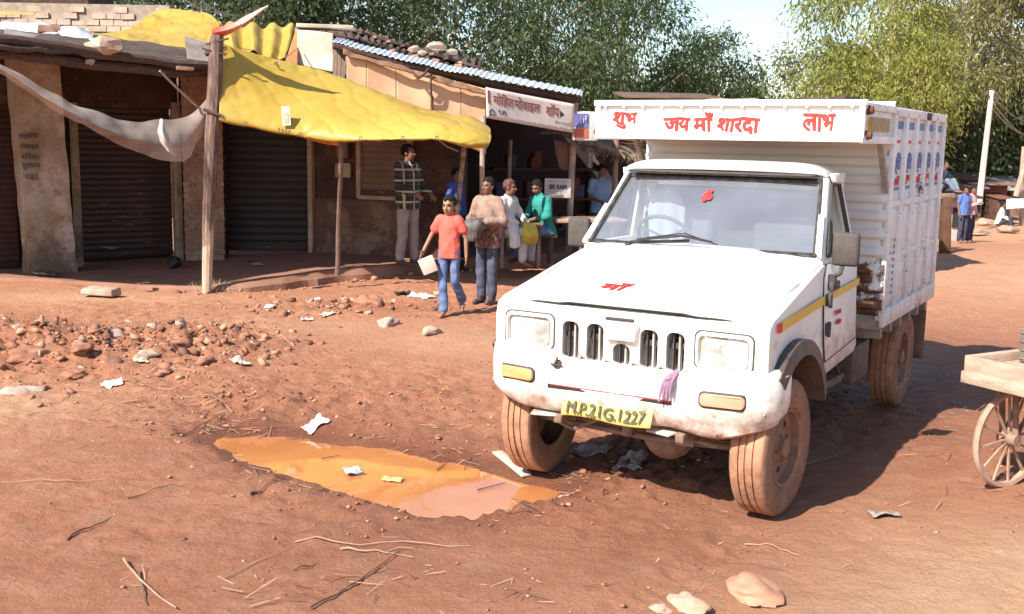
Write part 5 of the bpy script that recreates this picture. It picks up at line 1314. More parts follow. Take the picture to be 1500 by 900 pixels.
# ============================================================ FAR STALLS ON THE RIGHT
gp = empty('timber_gate', gat(1384, 371), 'brown timber gate frame with worn red panel behind the truck body', 'gate')
og = M('gate_brown', (.13, .062, .033), (.08, .04, .022), 4, .85); rp_ = M('worn_red_board', (.25, .09, .06), (.14, .06, .045), 5, .85)
g0 = gat(1384, 371); Yg = g0.y
mb = MB(); mb.bar(g0-Vector((0, 0, .1)), at(1386, 288, Yg), .20, .16); mb.build('gate_post', og, gp, bevel=.01)
MB().bar(gat(1367, 360)-Vector((0, 0, .1)), at(1368, 290, Yg+.3), .1, .1).build('gate_post', wood, gp, bevel=.01)
mb = MB(); q = at(1374, 322, Yg+.5); mb.box(q, (.22, .05, .75)); mb.build('gate_panel', rp_, gp, bevel=.01)
MB().bar(at(1362, 289, Yg), at(1398, 287, Yg), .1, .1).build('top_rail', wood, gp, bevel=.01)
def hut(name, label, cat, x0, x1, ytop, ybase, mats, roofm, over=.3, depth=2.2, slope=.2, ribs=0, Yf=None):
    b = gat((x0+x1)/2, ybase) if Yf is None else at((x0+x1)/2, ybase, Yf)
    Y = b.y
    a = at(x0, ybase, Y); c = at(x1, ybase, Y); top = at((x0+x1)/2, ytop, Y).z
    e = empty(name, b, label, cat); w = c.x-a.x; mx = (a.x+c.x)/2
    mb = MB()
    if ribs:
        n = ribs*4
        mb.grid(lambda u, v: Vector((a.x+w*u, Y+.02*math.sin(v*ribs*2*math.pi), b.z-.1+(top-b.z+.1)*v)), 4, n)
        mb.box((mx, Y+depth/2+.05, (b.z+top)/2), (w-.02, depth-.1, top-b.z-.05))
    else: mb.box((mx, Y+depth/2, (b.z+top)/2-.05), (w, depth, top-b.z+.1))
    mb.build('wall', mats, e, bevel=.01)
    mb = MB(); mb.box((mx, Y+depth/2-.1, top+.06), (w+over*2, depth+over*2, .06), Matrix.Rotation(slope*.3, 3, 'X')); mb.build('roof', roofm, e, bevel=.01)
    mb = MB(); mb.box((mx, Y-.02, b.z+(top-b.z)*.52), (w*.6, .05, (top-b.z)*.45)); mb.build('hatch', M('hatch_dark', (.03, .025, .025), None, 5, .9), e)
    return e, Y
greyt = M('stall_tin', (.34, .33, .34), (.22, .2, .2), 4, .6); rustw = M('rust_red_wall', (.21, .085, .055), (.13, .055, .04), 3, .9); darkw = M('dark_board', (.10, .05, .035), (.06, .035, .03), 4, .9)
kiosk, YK = hut('kiosk', 'pale grey kiosk with a dark flat roof next to the timber gate', 'kiosk', 1388, 1410, 288, 352, [M('kiosk_grey', (.46, .41, .39), (.36, .30, .28), 3, .8)], darkw, .25, 1.6)
hut('tin_stall', 'striped grey corrugated tin stall behind the two standing boys', 'stall', 1409, 1427, 262, 322, [greyt], darkw, .3, 2, ribs=9)
hut('rust_shack', 'long rust red shack below the leaning white utility pole', 'shack', 1428, 1472, 268, 324, [rustw], M('shack_roof', (.26, .17, .13), (.14, .1, .08), 3, .9), .35, 3)
hut('crate_stall', 'small dark brown board stall beside the crouching person', 'stall', 1459, 1478, 292, 330, [darkw], rustw, .05, 1)
hut('far_house', 'low earthen house with dark tiled roof at the far right end of the road', 'house', 1440, 1540, 258, 306, [M('earth_wall', (.36, .235, .16), (.28, .18, .12), 3, .95)], thatchd, .5, 4)
hut('brown_hut', 'brown roofed hut rising behind the truck header under the trees', 'hut', 932, 1022, 141, 262, [wallm], M('brown_roof', (.15, .10, .075), (.09, .06, .045), 3, .95), .5, 2.4, .25, Yf=31)
hut('board_stall', 'narrow tan board stall squeezed between the tin stall and the rust red shack', 'stall', 1424, 1436, 276, 326, [M('tan_stall', (.40, .29, .2), (.28, .19, .13), 4, .9)], greyt, .15, 1.2)
hut('lean_to', 'low lean-to with a pale tin roof beyond the brown board stall', 'lean-to', 1478, 1500, 272, 318, [M('lean_wall', (.24, .14, .1), (.15, .09, .06), 4, .9)], greyt, .3, 2, .6)
for k_, (x_, y_, lb_) in enumerate(((1443, 331, 'dusty sack lying left of the crouching person'), (1476, 342, 'dusty sack lying right of the crouching person'), (1432, 345, 'small brown sack on the road in front of the rust red shack'))):
    cloth_lump('sack', gat(x_, y_)+Vector((0, 0, .08)), (.32, .22, .16), M('sack_jute', (.40, .29, .21), (.28, .19, .13), 8, .95), lb_, 'sack', None, 70+k_)
hut('tin_stall', 'plain tin roofed stall hidden mostly by the cargo body of the truck', 'stall', 1292, 1345, 190, 401, [greyt], darkw, .08, 2.0, Yf=17)
aw = sheet('awning', [[at(1474, 292, 30), at(1500, 290, 30), at(1535, 288, 30)], [at(1474, 306, 28.8), at(1500, 307, 28.8), at(1535, 306, 28.8)]], plas, None, 20, 10, .05, 1.2, .01, 3)
tag(aw, 'white awning sheet stretched in front of the far house at the right edge', 'awning')
p = gat(1497, 330); post([p, at(1496, 270, p.y), at(1500, 215, p.y)], [.09, .08, .07], woodl, 'wooden_post', 'stout bare post at the right edge holding the white awning')
MB2 = MB(); MB2.tube([at(1488, 288, 27), at(1502, 240, 27)], .07, 8); tag(MB2.build('leaning_log', woodl), 'pale log leaning against the stout post at the right edge', 'log')
# utility pole and wires
up = empty('utility_pole', at(1434, 300, 35.0), 'white leaning utility pole with wires against the dark trees', 'utility pole')
Yu = 35.0; u0 = at(1434, 300, Yu); mb = MB(); mb.tube([u0, at(1453, 133, Yu)], [.10, .075], 10); mb.build('pole', M('pole_white', (.62, .56, .48), (.5, .42, .34), 2, .8), up)
mb = MB(); mb.bar(at(1446, 142, Yu), at(1462, 146, Yu), .1, .1); mb.tube([at(1446, 140, Yu), at(1446, 134, Yu)], .06, 6); mb.tube([at(1460, 143, Yu), at(1460, 137, Yu)], .06, 6); mb.build('cross_arm', darkm, up)
wr = MB()
for (xa, ya), (xb, yb, yy) in (((1454, 140), (1560, 168, 30)), ((1454, 150), (1560, 200, 30)), ((1454, 160), (1560, 188, 30)), ((1452, 146), (1400, 120, 60))):
    A = at(xa, ya, Yu); B = at(xb, yb, yy); wr.tube([A.lerp(B, k/10)-Vector((0, 0, .5*math.sin(math.pi*k/10))) for k in range(11)], .014, 4)
wr.build('wire', darkm, up)
wl = MB()
for (a, b) in (((262, -6, 15.5), (330, 20, 14.5)), ((285, -8, 15.5), (345, 24, 15))):
    A, B = at(*a), at(*b); wl.tube([A.lerp(B, k/8)-Vector((0, 0, .06*math.sin(math.pi*k/8))) for k in range(9)], .008, 4)
tag(wl.build('overhead_wire', darkm), 'thin overhead wires above the red flag', 'wire')
# people's seat: chair roof etc are the kiosk itself

# ============================================================ PEOPLE
skin = M('brown_skin', (.20, .105, .065), (.17, .085, .055), 9, .55); skin2 = M('light_brown_skin', (.30, .165, .105), (.26, .14, .09), 9, .55)
hairm = M('black_hair', (.012, .010, .010), (.02, .017, .016), 30, .85, spec=.1)
eyem = M('dark_eye', (.015, .01, .01), None, 9, .3); lipm = M('lip', (.22, .085, .065), None, 9, .5)
def remesh(o, vox, it=2):
    r = o.modifiers.new('remesh', 'REMESH'); r.mode = 'VOXEL'; r.voxel_size = vox; r.use_smooth_shade = True
    s = o.modifiers.new('smooth', 'SMOOTH'); s.iterations = it; s.factor = .5
    bake(o); o.data.shade_smooth(); return o
DEF = dict(pel=(0, 0, .94), waist=(0, .005, 1.08), chest=(0, .0, 1.27), neck=(0, .01, 1.44), head=(0, -.015, 1.575),
    shL=(.165, .01, 1.385), elL=(.215, .02, 1.11), wrL=(.225, -.06, .87), shR=(-.165, .01, 1.385), elR=(-.215, .02, 1.11), wrR=(-.225, -.06, .87),
    hiL=(.085, 0, .92), knL=(.095, -.015, .49), anL=(.10, .02, .08), toL=(.115, -.13, .03), hiR=(-.085, 0, .92), knR=(-.095, -.015, .49), anR=(-.10, .02, .08), toR=(-.115, -.13, .03))
def human(label, loc, height, face, pose, top, bottom, cat='person', sk=skin, sleeve='long', hem=None, hyaw=0, hpitch=0, hair='short', girl=False, vox=.010, shoes=None, group=None, hairmat=None, slim=1.0, belly=0, handcurl=.5):
    s = height/1.70
    J = {k: Vector(v) for k, v in DEF.items()}
    for k, v in pose.items(): J[k] = Vector(v)
    root = empty('person', loc, label, cat, group, rz=face, local=True); root.scale = (s, s, s)
    HR = Matrix.Rotation(hyaw, 3, 'Z') @ Matrix.Rotation(hpitch, 3, 'X')
    hc = J['head']; hs = 1.0 if not girl else 1.2
    def hp(x, y, z): return hc+HR @ (Vector((x, y, z))*hs)
    up = (J['chest']-J['pel']).normalized(); sd = (J['shL']-J['shR']).normalized(); fr_ = sd.cross(up)*1.0
    TR = Matrix((sd, up.cross(sd).normalized(), up)).transposed()
    mb = MB()
    k_ = slim
    mb.ball(J['pel'], (.150*k_, .105*k_, .12), TR); mb.ball(J['waist'], (.135*k_, .095*k_+belly, .13), TR); mb.ball(J['chest'], (.162*k_, .105*k_, .16), TR)
    mb.capsule(J['shL'], J['shR'], .058, .058); mb.capsule(J['neck']-up*.05, hp(0, .01, -.06), .052, .048)
    mb.ball(hp(0, .012, .025), (.072*hs, .088*hs, .092*hs), HR, 16); mb.ball(hp(0, -.022, -.035), (.056*hs, .062*hs, .075*hs), HR, 14); mb.ball(hp(0, -.045, -.082), (.026*hs, .024*hs, .022*hs), HR, 10)
    mb.capsule(hp(0, -.078, .012), hp(0, -.098, -.022), .009*hs, .015*hs, 8); mb.ball(hp(0, -.076, -.055), (.024*hs, .012*hs, .011*hs), HR, 8)
    mb.ball(hp(0, -.066, .032), (.05*hs, .02*hs, .012*hs), HR, 8)
    for q in (-1, 1): mb.ball(hp(.074*q, .012, -.005), (.010*hs, .020*hs, .032*hs), HR, 8); mb.ball(hp(.034*q, -.058, -.02), (.022*hs, .02*hs, .022*hs), HR, 8)
    hd = {}
    for L in 'LR':
        q = 1 if L == 'L' else -1
        sh, el, wr = J['sh'+L], J['el'+L], J['wr'+L]
        mb.capsule(sh, el, .052*k_, .040*k_); mb.capsule(el, wr, .040*k_, .026)
        d = (wr-el).normalized(); hnd = Vector(pose['ha'+L]) if 'ha'+L in pose else wr+(d+Vector((0, -.15, -.25))).normalized()*.085
        hdv = (hnd-wr).normalized(); side_ = hdv.cross(Vector((q*1.0, .15, 0)).normalized())
        if side_.length < .2: side_ = hdv.orthogonal()
        side_.normalize(); nrm = side_.cross(hdv).normalized()
        HRm = Matrix((side_, nrm, hdv)).transposed()
        mb.ball(wr+hdv*.045, (.040, .018, .052), HRm, 10)
        for fi in range(4):
            o_ = side_*(-.028+.0187*fi); L_ = (.062, .072, .068, .052)[fi]
            a = wr+hdv*.082+o_; b = a+(hdv+nrm*-q*.0+fr_*0).normalized()*L_*.45; c = b+(hdv*(1-handcurl)+Vector((-q*.6, -.3, 0))*handcurl).normalized()*L_*.55
            mb.capsule(a, b, .0095, .009, 6); mb.capsule(b, c, .009, .0075, 6)
        t0 = wr+hdv*.03+side_*-.034; mb.capsule(t0, t0+(hdv*.7-side_*.7).normalized()*.05+Vector((0, -.01, 0)), .012, .010, 6)
        hip, kn, an, to = J['hi'+L], J['kn'+L], J['an'+L], J['to'+L]
        mb.capsule(hip, kn, .082*k_, .056*k_); mb.capsule(kn, an, .056*k_, .036); 
        ft = (to-an); mb.capsule(an-Vector((0, 0, .02))-ft*.22, to, .036, .026); mb.ball(an.lerp(to, .55)-Vector((0, 0, .012)), (.040, .07, .026), Matrix.Rotation(math.atan2(-ft.x, -ft.y)*-1, 3, 'Z'), 8)
    o = mb.build('body', [sk, eyem, lipm], root); remesh(o, vox)
    me = o.data
    inv = HR.transposed()
    for f in me.polygons:
        c = inv @ (f.center-hc)/hs
        if c.length < .2 and c.y < -.045:
            for q in (-1, 1):
                if ((c.x-q*.031)/.017)**2+((c.z-.008)/.008)**2 < 1: f.material_index = 1
                if ((c.x-q*.032)/.024)**2+((c.z-.033)/.005)**2 < 1: f.material_index = 1
            if (c.x/.026)**2+((c.z+.056)/.011)**2 < 1: f.material_index = 2
    if hair:
        mb = MB(); mb.ball((0, .018, .035), (.080, .098, .098), None, 28, jit=.05, seed=len(label))
        bm = mb.bm
        kill = [v for v in bm.verts if (v.co.y < -.035 and v.co.z < .062+.012*math.sin(v.co.x*90)) or v.co.z < -.035 or (abs(v.co.x) > .055 and v.co.z < -.005 and v.co.y < .02)]
        bmesh.ops.delete(bm, geom=kill, context='VERTS')
        for v in bm.verts: v.co += v.co.normalized()*(.014*mnoise.noise(v.co*45)+.008*mnoise.noise(v.co*110)); v.co = hc+HR @ (v.co*hs)
        if girl: mb.capsule(hp(0, .10, -.01), hp(0, .115, -.15), .030, .018)
        h_ = mb.build('hair', hairmat or hairm, root); h_.modifiers.new('thickness', 'SOLIDIFY').thickness = .012
    # clothes
    rgh = lambda p, a: a*mnoise.noise(p*9)+.5*a*mnoise.noise(p*21)+.9*a*(1-2*abs(mnoise.noise(Vector((p.x*9, p.y*9, p.z*5+3)))))
    def fold(o, a):
        n_ = len(o.data.vertices); co = np.empty(n_*3, np.float32); no = np.empty(n_*3, np.float32)
        o.data.vertices.foreach_get('co', co); o.data.vertices.foreach_get('normal', no); co = co.reshape(-1, 3); no = no.reshape(-1, 3)
        co += no*np.array([rgh(Vector(c), a) for c in co], np.float32)[:, None]; o.data.vertices.foreach_set('co', co.ravel()); o.data.update()
    mb = MB(); e = .016
    mb.ball(J['chest'], (.166*k_+e*.6, .110*k_+e*.6, .175), TR)
    hz = hem if hem is not None else J['pel'].z-.10
    cyl = [(.178*k_+e*.6, .128*k_+e*.6+belly, -((J['pel'].z-hz)/max(up.z, .3))-.05), (.172*k_+e*.6, .122*k_+e*.6+belly, .05), (.165*k_+e*.6, .116*k_+e*.6+belly*.6, .20), (.166*k_+e*.6, .112*k_+e*.6, (J['chest']-J['pel']).length)]
    rg_ = []
    for a_, b_, o_ in cyl: rg_.append([mb.bm.verts.new(J['pel']+up*o_+TR @ Vector((a_*math.cos(2*math.pi*q/24), b_*math.sin(2*math.pi*q/24), 0))) for q in range(24)])
    for ra, rb in zip(rg_, rg_[1:]):
        for q in range(24): mb.bm.faces.new((ra[q], ra[(q+1) % 24], rb[(q+1) % 24], rb[q]))
    mb.bm.faces.new(rg_[0][::-1]); mb.bm.faces.new(rg_[-1])
    mb.capsule(J['shL'], J['shR'], .056+e*.7, .056+e*.7); mb.capsule(J['neck']-up*.06, J['neck']-up*.005, .07, .062)
    for L in 'LR':
        sh, el, wr = J['sh'+L], J['el'+L], J['wr'+L]
        if sleeve == 'long': mb.capsule(sh, el, .054+e, .044+e); mb.capsule(el, el.lerp(wr, .86), .045+e, .030+e)
        elif sleeve == 'rolled': mb.capsule(sh, el, .054+e, .047+e); mb.capsule(el, el.lerp(wr, .25), .045+e, .042+e)
        else: mb.capsule(sh, sh.lerp(el, .55), .055+e, .052+e)
    o = mb.build('shirt', top, root); remesh(o, .012, 3); fold(o, .009)
    bm = bmesh.new(); bm.from_mesh(o.data)
    bmesh.ops.bisect_plane(bm, geom=bm.verts[:]+bm.edges[:]+bm.faces[:], plane_co=(0, 0, hz), plane_no=(0, 0, 1), clear_inner=True) if pose.get('cut', True) else None
    bm.to_mesh(o.data); bm.free(); o.modifiers.new('thickness', 'SOLIDIFY').thickness = .006
    mb = MB(); mb.ball(J['pel'], (.158*k_+.008, .112*k_+.008, .13), TR)
    for L in 'LR':
        hip, kn, an = J['hi'+L], J['kn'+L], J['an'+L]
        mb.capsule(hip, kn, .092*k_, .068*k_+.004); mb.capsule(kn, kn.lerp(an, .93), .068*k_+.004, .060)
    o = mb.build('trousers', bottom, root); remesh(o, .012, 3); fold(o, .010)
    if shoes:
        mb = MB()
        for L in 'LR':
            an, to = J['an'+L], J['to'+L]; d = to-an; mb.capsule(an-Vector((0, 0, .03))-d*.25, to-Vector((0, 0, .0)), .044, .034); 
        remesh(mb.build('shoes', shoes, root), .011)
    return root, J
def plaid_mat():
    m, t, b = base_mat('plaid_cloth'); tc = t.nodes.new('ShaderNodeTexCoord'); sx = t.nodes.new('ShaderNodeSeparateXYZ'); t.links.new(tc.outputs['Object'], sx.inputs[0])
    def band(v, per, w, off=0):
        f = math_(t, 'FRACT', math_(t, 'ADD', math_(t, 'MULTIPLY', v, 1/per), off)); return math_(t, 'LESS_THAN', f, w)
    hx = math_(t, 'MAXIMUM', band(sx.outputs[0], .14, .19, .2), band(sx.outputs[2], .15, .17, .1))
    h2 = math_(t, 'MAXIMUM', band(sx.outputs[0], .125, .10, .65), band(sx.outputs[2], .135, .09, .6))
    c = mixc(t, math_(t, 'MULTIPLY', h2, .4), (.022, .022, .02), (.16, .15, .11)); c = mixc(t, math_(t, 'MULTIPLY', hx, .8), c, (.46, .43, .35))
    t.links.new(c, b.inputs['Base Color']); b.inputs['Roughness'].default_value = .9; return m
plaid = plaid_mat()
def duo_mat():
    m, t, b = base_mat('two_part_shirt'); tc = t.nodes.new('ShaderNodeTexCoord'); sx = t.nodes.new('ShaderNodeSeparateXYZ'); t.links.new(tc.outputs['Object'], sx.inputs[0])
    up_ = mixc(t, ramp(t, nz(t, 9, 4, .6), .4, .6), (.30, .20, .16), (.23, .145, .11)); lo_ = mixc(t, ramp(t, nz(t, 24, 2, .5), .42, .58), (.10, .05, .038), (.22, .12, .085))
    t.links.new(mixc(t, ramp(t, sx.outputs[2], 1.02, 1.06), lo_, up_), b.inputs['Base Color']); b.inputs['Roughness'].default_value = .9; return m
duo = duo_mat()
jeans = M('blue_jeans', (.13, .19, .34), (.075, .115, .23), 6, .9, bs=.3); greytr = M('grey_trousers', (.33, .28, .28), (.25, .21, .21), 6, .9)
darkj = M('dark_jeans', (.035, .04, .065), (.09, .10, .15), 5, .9); redt = M('coral_tshirt', (.66, .13, .095), (.58, .10, .075), 6, .85)
pinkd = M('pink_shirt', (.50, .28, .22), (.40, .21, .16), 6, .9); browns = M('brown_check', (.17, .08, .06), (.26, .14, .11), 22, .9)
tealm = M('teal_shirt', (.03, .26, .23), (.025, .20, .18), 6, .9); whitec = M('white_cotton', (.58, .55, .52), (.48, .45, .42), 6, .9); bluec = M('pale_blue_shirt', (.22, .32, .50), (.17, .26, .42), 6, .9)
navy = M('navy_cloth', (.03, .035, .06), (.05, .05, .08), 6, .9); cobalt = M('cobalt_cloth', (.05, .09, .32), (.04, .07, .25), 6, .9); blacksh = M('dark_shoe', (.05, .04, .035), (.1, .08, .07), 9, .7)
p = flat(597, 388, .2)
human('man in a black and cream plaid shirt and grey trousers standing at the brown wall', p, 1.70, R(50), dict(wrL=(.20, -.26, 1.0), elL=(.23, -.02, 1.12), wrR=(-.16, -.30, 1.02), elR=(-.22, -.05, 1.11), knR=(-.11, -.01, .49), anR=(-.13, .03, .08), toR=(-.15, -.12, .03), anL=(.12, -.02, .08), toL=(.14, -.17, .03)), plaid, greytr, hyaw=R(25), hem=.80, shoes=blacksh, slim=1.06)
p = gat(657, 464)
g_, J = human('girl in a coral red T-shirt and blue jeans walking along the muddy road', p, 1.36, R(-14), dict(knL=(.085, .02, .50), anL=(.12, .27, .20), toL=(.14, .20, .07), knR=(-.075, -.05, .49), anR=(-.06, -.04, .08), toR=(-.06, -.19, .03), elR=(-.26, -.01, 1.13), wrR=(-.33, -.12, .93), elL=(.225, .06, 1.10), wrL=(.235, .05, .86), shL=(.128, .01, 1.35), shR=(-.128, .01, 1.35), head=(0, -.02, 1.545)), redt, jeans, sk=skin2, sleeve='short', hem=.83, girl=True, slim=.80, hyaw=R(-8), hpitch=R(6))
bxm = M('cream_paper', (.60, .52, .44), (.5, .42, .35), 7, .8)
tag(MB().box(at(627, 389, p.y-.12), (.17, .06, .18), Matrix.Rotation(R(-24), 3, 'Y') @ Matrix.Rotation(R(20), 3, 'Z'), jit=.006).build('paper_packet', bxm, bevel=.006), 'cream paper packet held in the hand of the girl in red', 'packet')
mb = MB(); mb.lathe([(.035, -.012), (.040, 0), (.035, .012)], g_.matrix_basis @ Vector((.235, .05, .88)), (0, 0, 1), 14, closed=False); mb.build('bangle', blackp, g_) if False else mb.bm.free()
p = gat(713, 444)
m_, J = human('young man in a pinkish checked shirt and dark jeans standing on the road edge', p, 1.52, R(-28), dict(elL=(.25, -.02, 1.12), wrL=(.07, -.24, 1.13), haL=(.0, -.28, 1.15), elR=(-.24, -.03, 1.13), wrR=(-.13, -.26, 1.16), haR=(-.06, -.30, 1.16), knL=(.08, -.01, .49), shL=(.145, .01, 1.385), shR=(-.145, .01, 1.385), anL=(.06, .03, .08), toL=(.07, -.12, .03), anR=(-.08, .0, .08), toR=(-.11, -.15, .03)), duo, darkj, hem=.76, hyaw=R(-12), slim=.9, shoes=blacksh)
cloth_lump('helmet_bag', at(694, 336, p.y-.2), (.13, .12, .15), M('dark_bag', (.06, .055, .055), (.14, .13, .12), 12, .7), 'dark grey bag held in front of the young man in the pinkish shirt', 'bag', seed=6, flatten=False)
SIT = dict(pel=(0, 0, .52), waist=(0, -.03, .66), chest=(0, -.07, .86), neck=(0, -.08, 1.03), head=(0, -.12, 1.165), shL=(.165, -.07, .97), shR=(-.165, -.07, .97), hiL=(.09, -.02, .50), hiR=(-.09, -.02, .50), knL=(.12, -.42, .52), knR=(-.12, -.42, .52), anL=(.12, -.44, .09), anR=(-.12, -.44, .09), toL=(.13, -.58, .03), toR=(-.13, -.58, .03), elL=(.23, -.16, .74), elR=(-.23, -.16, .74), wrL=(.13, -.36, .64), wrR=(-.13, -.36, .64))
d = dict(SIT); p = flat(735, 392, .2)+Vector((0, .35, .0))
human('seated man with a white scarf and reddish hair beside the table', p, 1.62, R(58), d, whitec, M('white_dhoti', (.52, .49, .46), (.42, .4, .38), 7, .9), hyaw=R(18), hpitch=R(4), hem=.44, hairmat=M('reddish_hair', (.12, .04, .04), (.07, .03, .03), 30, .7))
sc_ = sheet('white_scarf', [[at(733, 300, 15.75), at(741, 298, 15.7), at(750, 302, 15.7)], [at(738, 318, 15.55), at(746, 318, 15.5), at(755, 320, 15.55)], [at(746, 340, 15.3), at(753, 340, 15.25), at(761, 341, 15.3)], [at(747, 362, 15.25), at(754, 364, 15.22), at(761, 361, 15.28)]], M('scarf_white', (.66, .63, .6), (.56, .53, .5), 7, .9), None, 14, 24, .025, 6, .015, 5)
tag(sc_, 'long white scarf hanging down from the seated man', 'scarf')
d = dict(SIT); d.update(head=(-.02, -.17, 1.15), chest=(0, -.10, .86), neck=(0, -.12, 1.02), shL=(.165, -.11, .96), shR=(-.165, -.11, .96), wrL=(.06, -.40, .66), wrR=(-.10, -.40, .68))
p = flat(794, 388, .2)+Vector((.05, .35, 0))
human('seated man in a teal shirt and blue jeans looking down at his hands', p, 1.62, R(-52), d, tealm, jeans, hyaw=R(12), hpitch=R(22), hem=.44, sleeve='rolled', shoes=blacksh)
p = Vector((at(880, 300, 17.6).x, 17.6, .1)); human('man in a pale blue shirt behind the counter in the thatched stall', p, 1.52, R(20), dict(wrL=(.13, -.28, 1.05), wrR=(-.13, -.28, 1.05)), bluec, navy, hyaw=R(30), hpitch=R(15), sleeve='short')
p = flat(652, 392, .2)+Vector((.1, .8, 0)); human('person in a cobalt blue top standing in deep shade behind the girl', p, 1.36, R(60), dict(), cobalt, navy, hyaw=R(10))
p = gat(1408, 356); human('child in a bright blue top and dark trousers standing nearer the kiosk', p, 1.22, R(25), dict(), M('boy_blue', (.10, .17, .42), (.08, .13, .34), 6, .9), navy, vox=.016, sleeve='short')
p = gat(1419, 355); human('child in a pink top and dark trousers standing on the right of the blue child', p, 1.22, R(40), dict(wrR=(-.1, -.26, 1.2), elR=(-.22, -.05, 1.1)), M('girl_pink', (.52, .30, .32), (.42, .24, .26), 6, .9), navy, vox=.016)
p = gat(1462, 336); q = dict(SIT)
for k in q: v = q[k]; q[k] = (v[0], v[1], max(v[2]-.28 if k[:2] not in ('an', 'to') else v[2], .03))
q.update(knL=(.12, -.38, .42), knR=(-.12, -.38, .42))
human('person in a white top crouching beside the dark brown stall', p, 1.5, R(60), q, whitec, navy, vox=.016, hem=.2)
kz = at(1399, 285, YK).z
p = Vector((at(1386, 285, YK).x, YK+.4, kz+.02)); q = dict(SIT)
for k in q: v = q[k]; q[k] = (v[0], v[1], v[2]-.40 if k[:2] not in ('an', 'to', 'kn') else v[2])
q.update(knL=(.16, -.30, .34), knR=(-.16, -.30, .34), anL=(.08, -.48, .08), anR=(-.08, -.48, .08), toL=(.08, -.60, .04), toR=(-.08, -.60, .04))
human('person in a dark navy top sitting on the flat roof of the grey kiosk', p, 1.45, R(40), q, navy, M('grey_blue_trousers', (.16, .2, .26), None, 6, .9), vox=.016, hem=.04)

# ============================================================ TREES
def leaves(name, clumps, n, size, mat, parent, asp=.32, droop=.5, seed=0):
    r = np.random.default_rng(seed)
    cl = np.array([(c.x, c.y, c.z, a, b) for c, a, b in clumps]); wgt = (cl[:, 3]**2*cl[:, 4])**.8; wgt /= wgt.sum()
    idx = r.choice(len(cl), n, p=wgt)
    # twigs inside a clump: leaves gather round short drooping sprays
    ns = max(40, n//16); sp = r.choice(len(cl), ns, p=wgt)
    v = r.normal(size=(ns, 3)); v /= np.linalg.norm(v, axis=1)[:, None]; rad = r.random(ns)**.42
    sc_ = cl[sp][:, [3, 3, 4]]; spc = cl[sp][:, :3]+v*rad[:, None]*sc_
    k = r.integers(0, ns, n); along = r.random(n)
    dirv = v[k]*.6+r.normal(size=(n, 3))*.35; dirv[:, 2] -= droop*along*1.3
    P = spc[k]+dirv*(along*size*5.5)[:, None]+r.normal(size=(n, 3))*size*.55
    d = dirv+r.normal(size=(n, 3))*.7; d[:, 2] -= droop; d /= np.linalg.norm(d, axis=1)[:, None]
    s = np.cross(d, r.normal(size=(n, 3))); s /= np.linalg.norm(s, axis=1)[:, None]
    L = size*(.35+1.25*r.random(n)**1.6)[:, None]; Wd = L*asp
    V = np.stack([P, P+d*L*.5+s*Wd*.5, P+d*L, P+d*L*.5-s*Wd*.5], 1).reshape(-1, 3)
    Fq = np.arange(4*n).reshape(-1, 4)
    o = from_arrays(name, V, Fq, mat, parent)
    lv = np.repeat(np.clip(.75*r.random(ns)[k]+.35*r.random(n), 0, 1), 4)
    a = o.data.attributes.new('leafvar', 'FLOAT', 'POINT'); a.data.foreach_set('value', lv.astype(np.float32))
    return o
def tree(label, base, h, cr, mat, bk, n, size, seed, c0=.35, nl=9, droop=.5, asp=.32, dens=1.0, tr=.16, flatk=.75, cat='tree', name='tree'):
    r = random.Random(seed); b = Vector(base); e = empty(name, b, label, cat, local=True)
    tb = MB(); lean = Vector((r.uniform(-.1, .1), r.uniform(-.1, .1), 0))*h*.3
    tp = crom([Vector((0, 0, -.2)), lean*.3+Vector((0, 0, h*.3)), lean*.7+Vector((0, 0, h*.6)), lean+Vector((0, 0, h*.86))], 10)
    tb.tube(tp, [tr*(1-.8*k/10) for k in range(11)], 9); clumps = []
    for k in range(nl):
        f = c0+(1-c0)*.92*(k+.5)/nl; s = tp[min(10, int(f*10))]; a = k*2.4+r.uniform(-.5, .5); shape = math.sin(math.pi*min(1, (f-c0)/(1-c0)*.8+.16))
        reach = cr*(.35+.75*shape)*r.uniform(.6, 1.05)
        ep = Vector((s.x+math.cos(a)*reach, s.y+math.sin(a)*reach, f*h+r.uniform(.0, .12)*h))
        mid = s.lerp(ep, .5)+Vector((0, 0, -.04*h))
        tb.tube(crom([s-Vector((0, 0, h*.08)), mid, ep], 7), [tr*.42*(1-.85*q/7) for q in range(8)], 6)
        cs = cr*r.uniform(.30, .50); clumps.append((ep, cs, cs*flatk))
        for q in range(2):
            e2 = ep+Vector((r.uniform(-1, 1)*cs, r.uniform(-1, 1)*cs, r.uniform(-.6, .8)*cs)); clumps.append((e2, cs*r.uniform(.35, .6), cs*r.uniform(.3, .5)))
            tb.tube([mid.lerp(ep, .6), e2], [tr*.13, tr*.04], 5)
    clumps.append((tp[-1]+Vector((0, 0, h*.06)), cr*.34, cr*.34))
    tb.build('trunk', bk, e)
    leaves('crown', clumps, int(n*dens), size, mat, e, asp, droop, seed)
    return e
def tpos(px, Y): q = at(px, 300, Y); return (q.x, Y, gzf(q.x, Y))
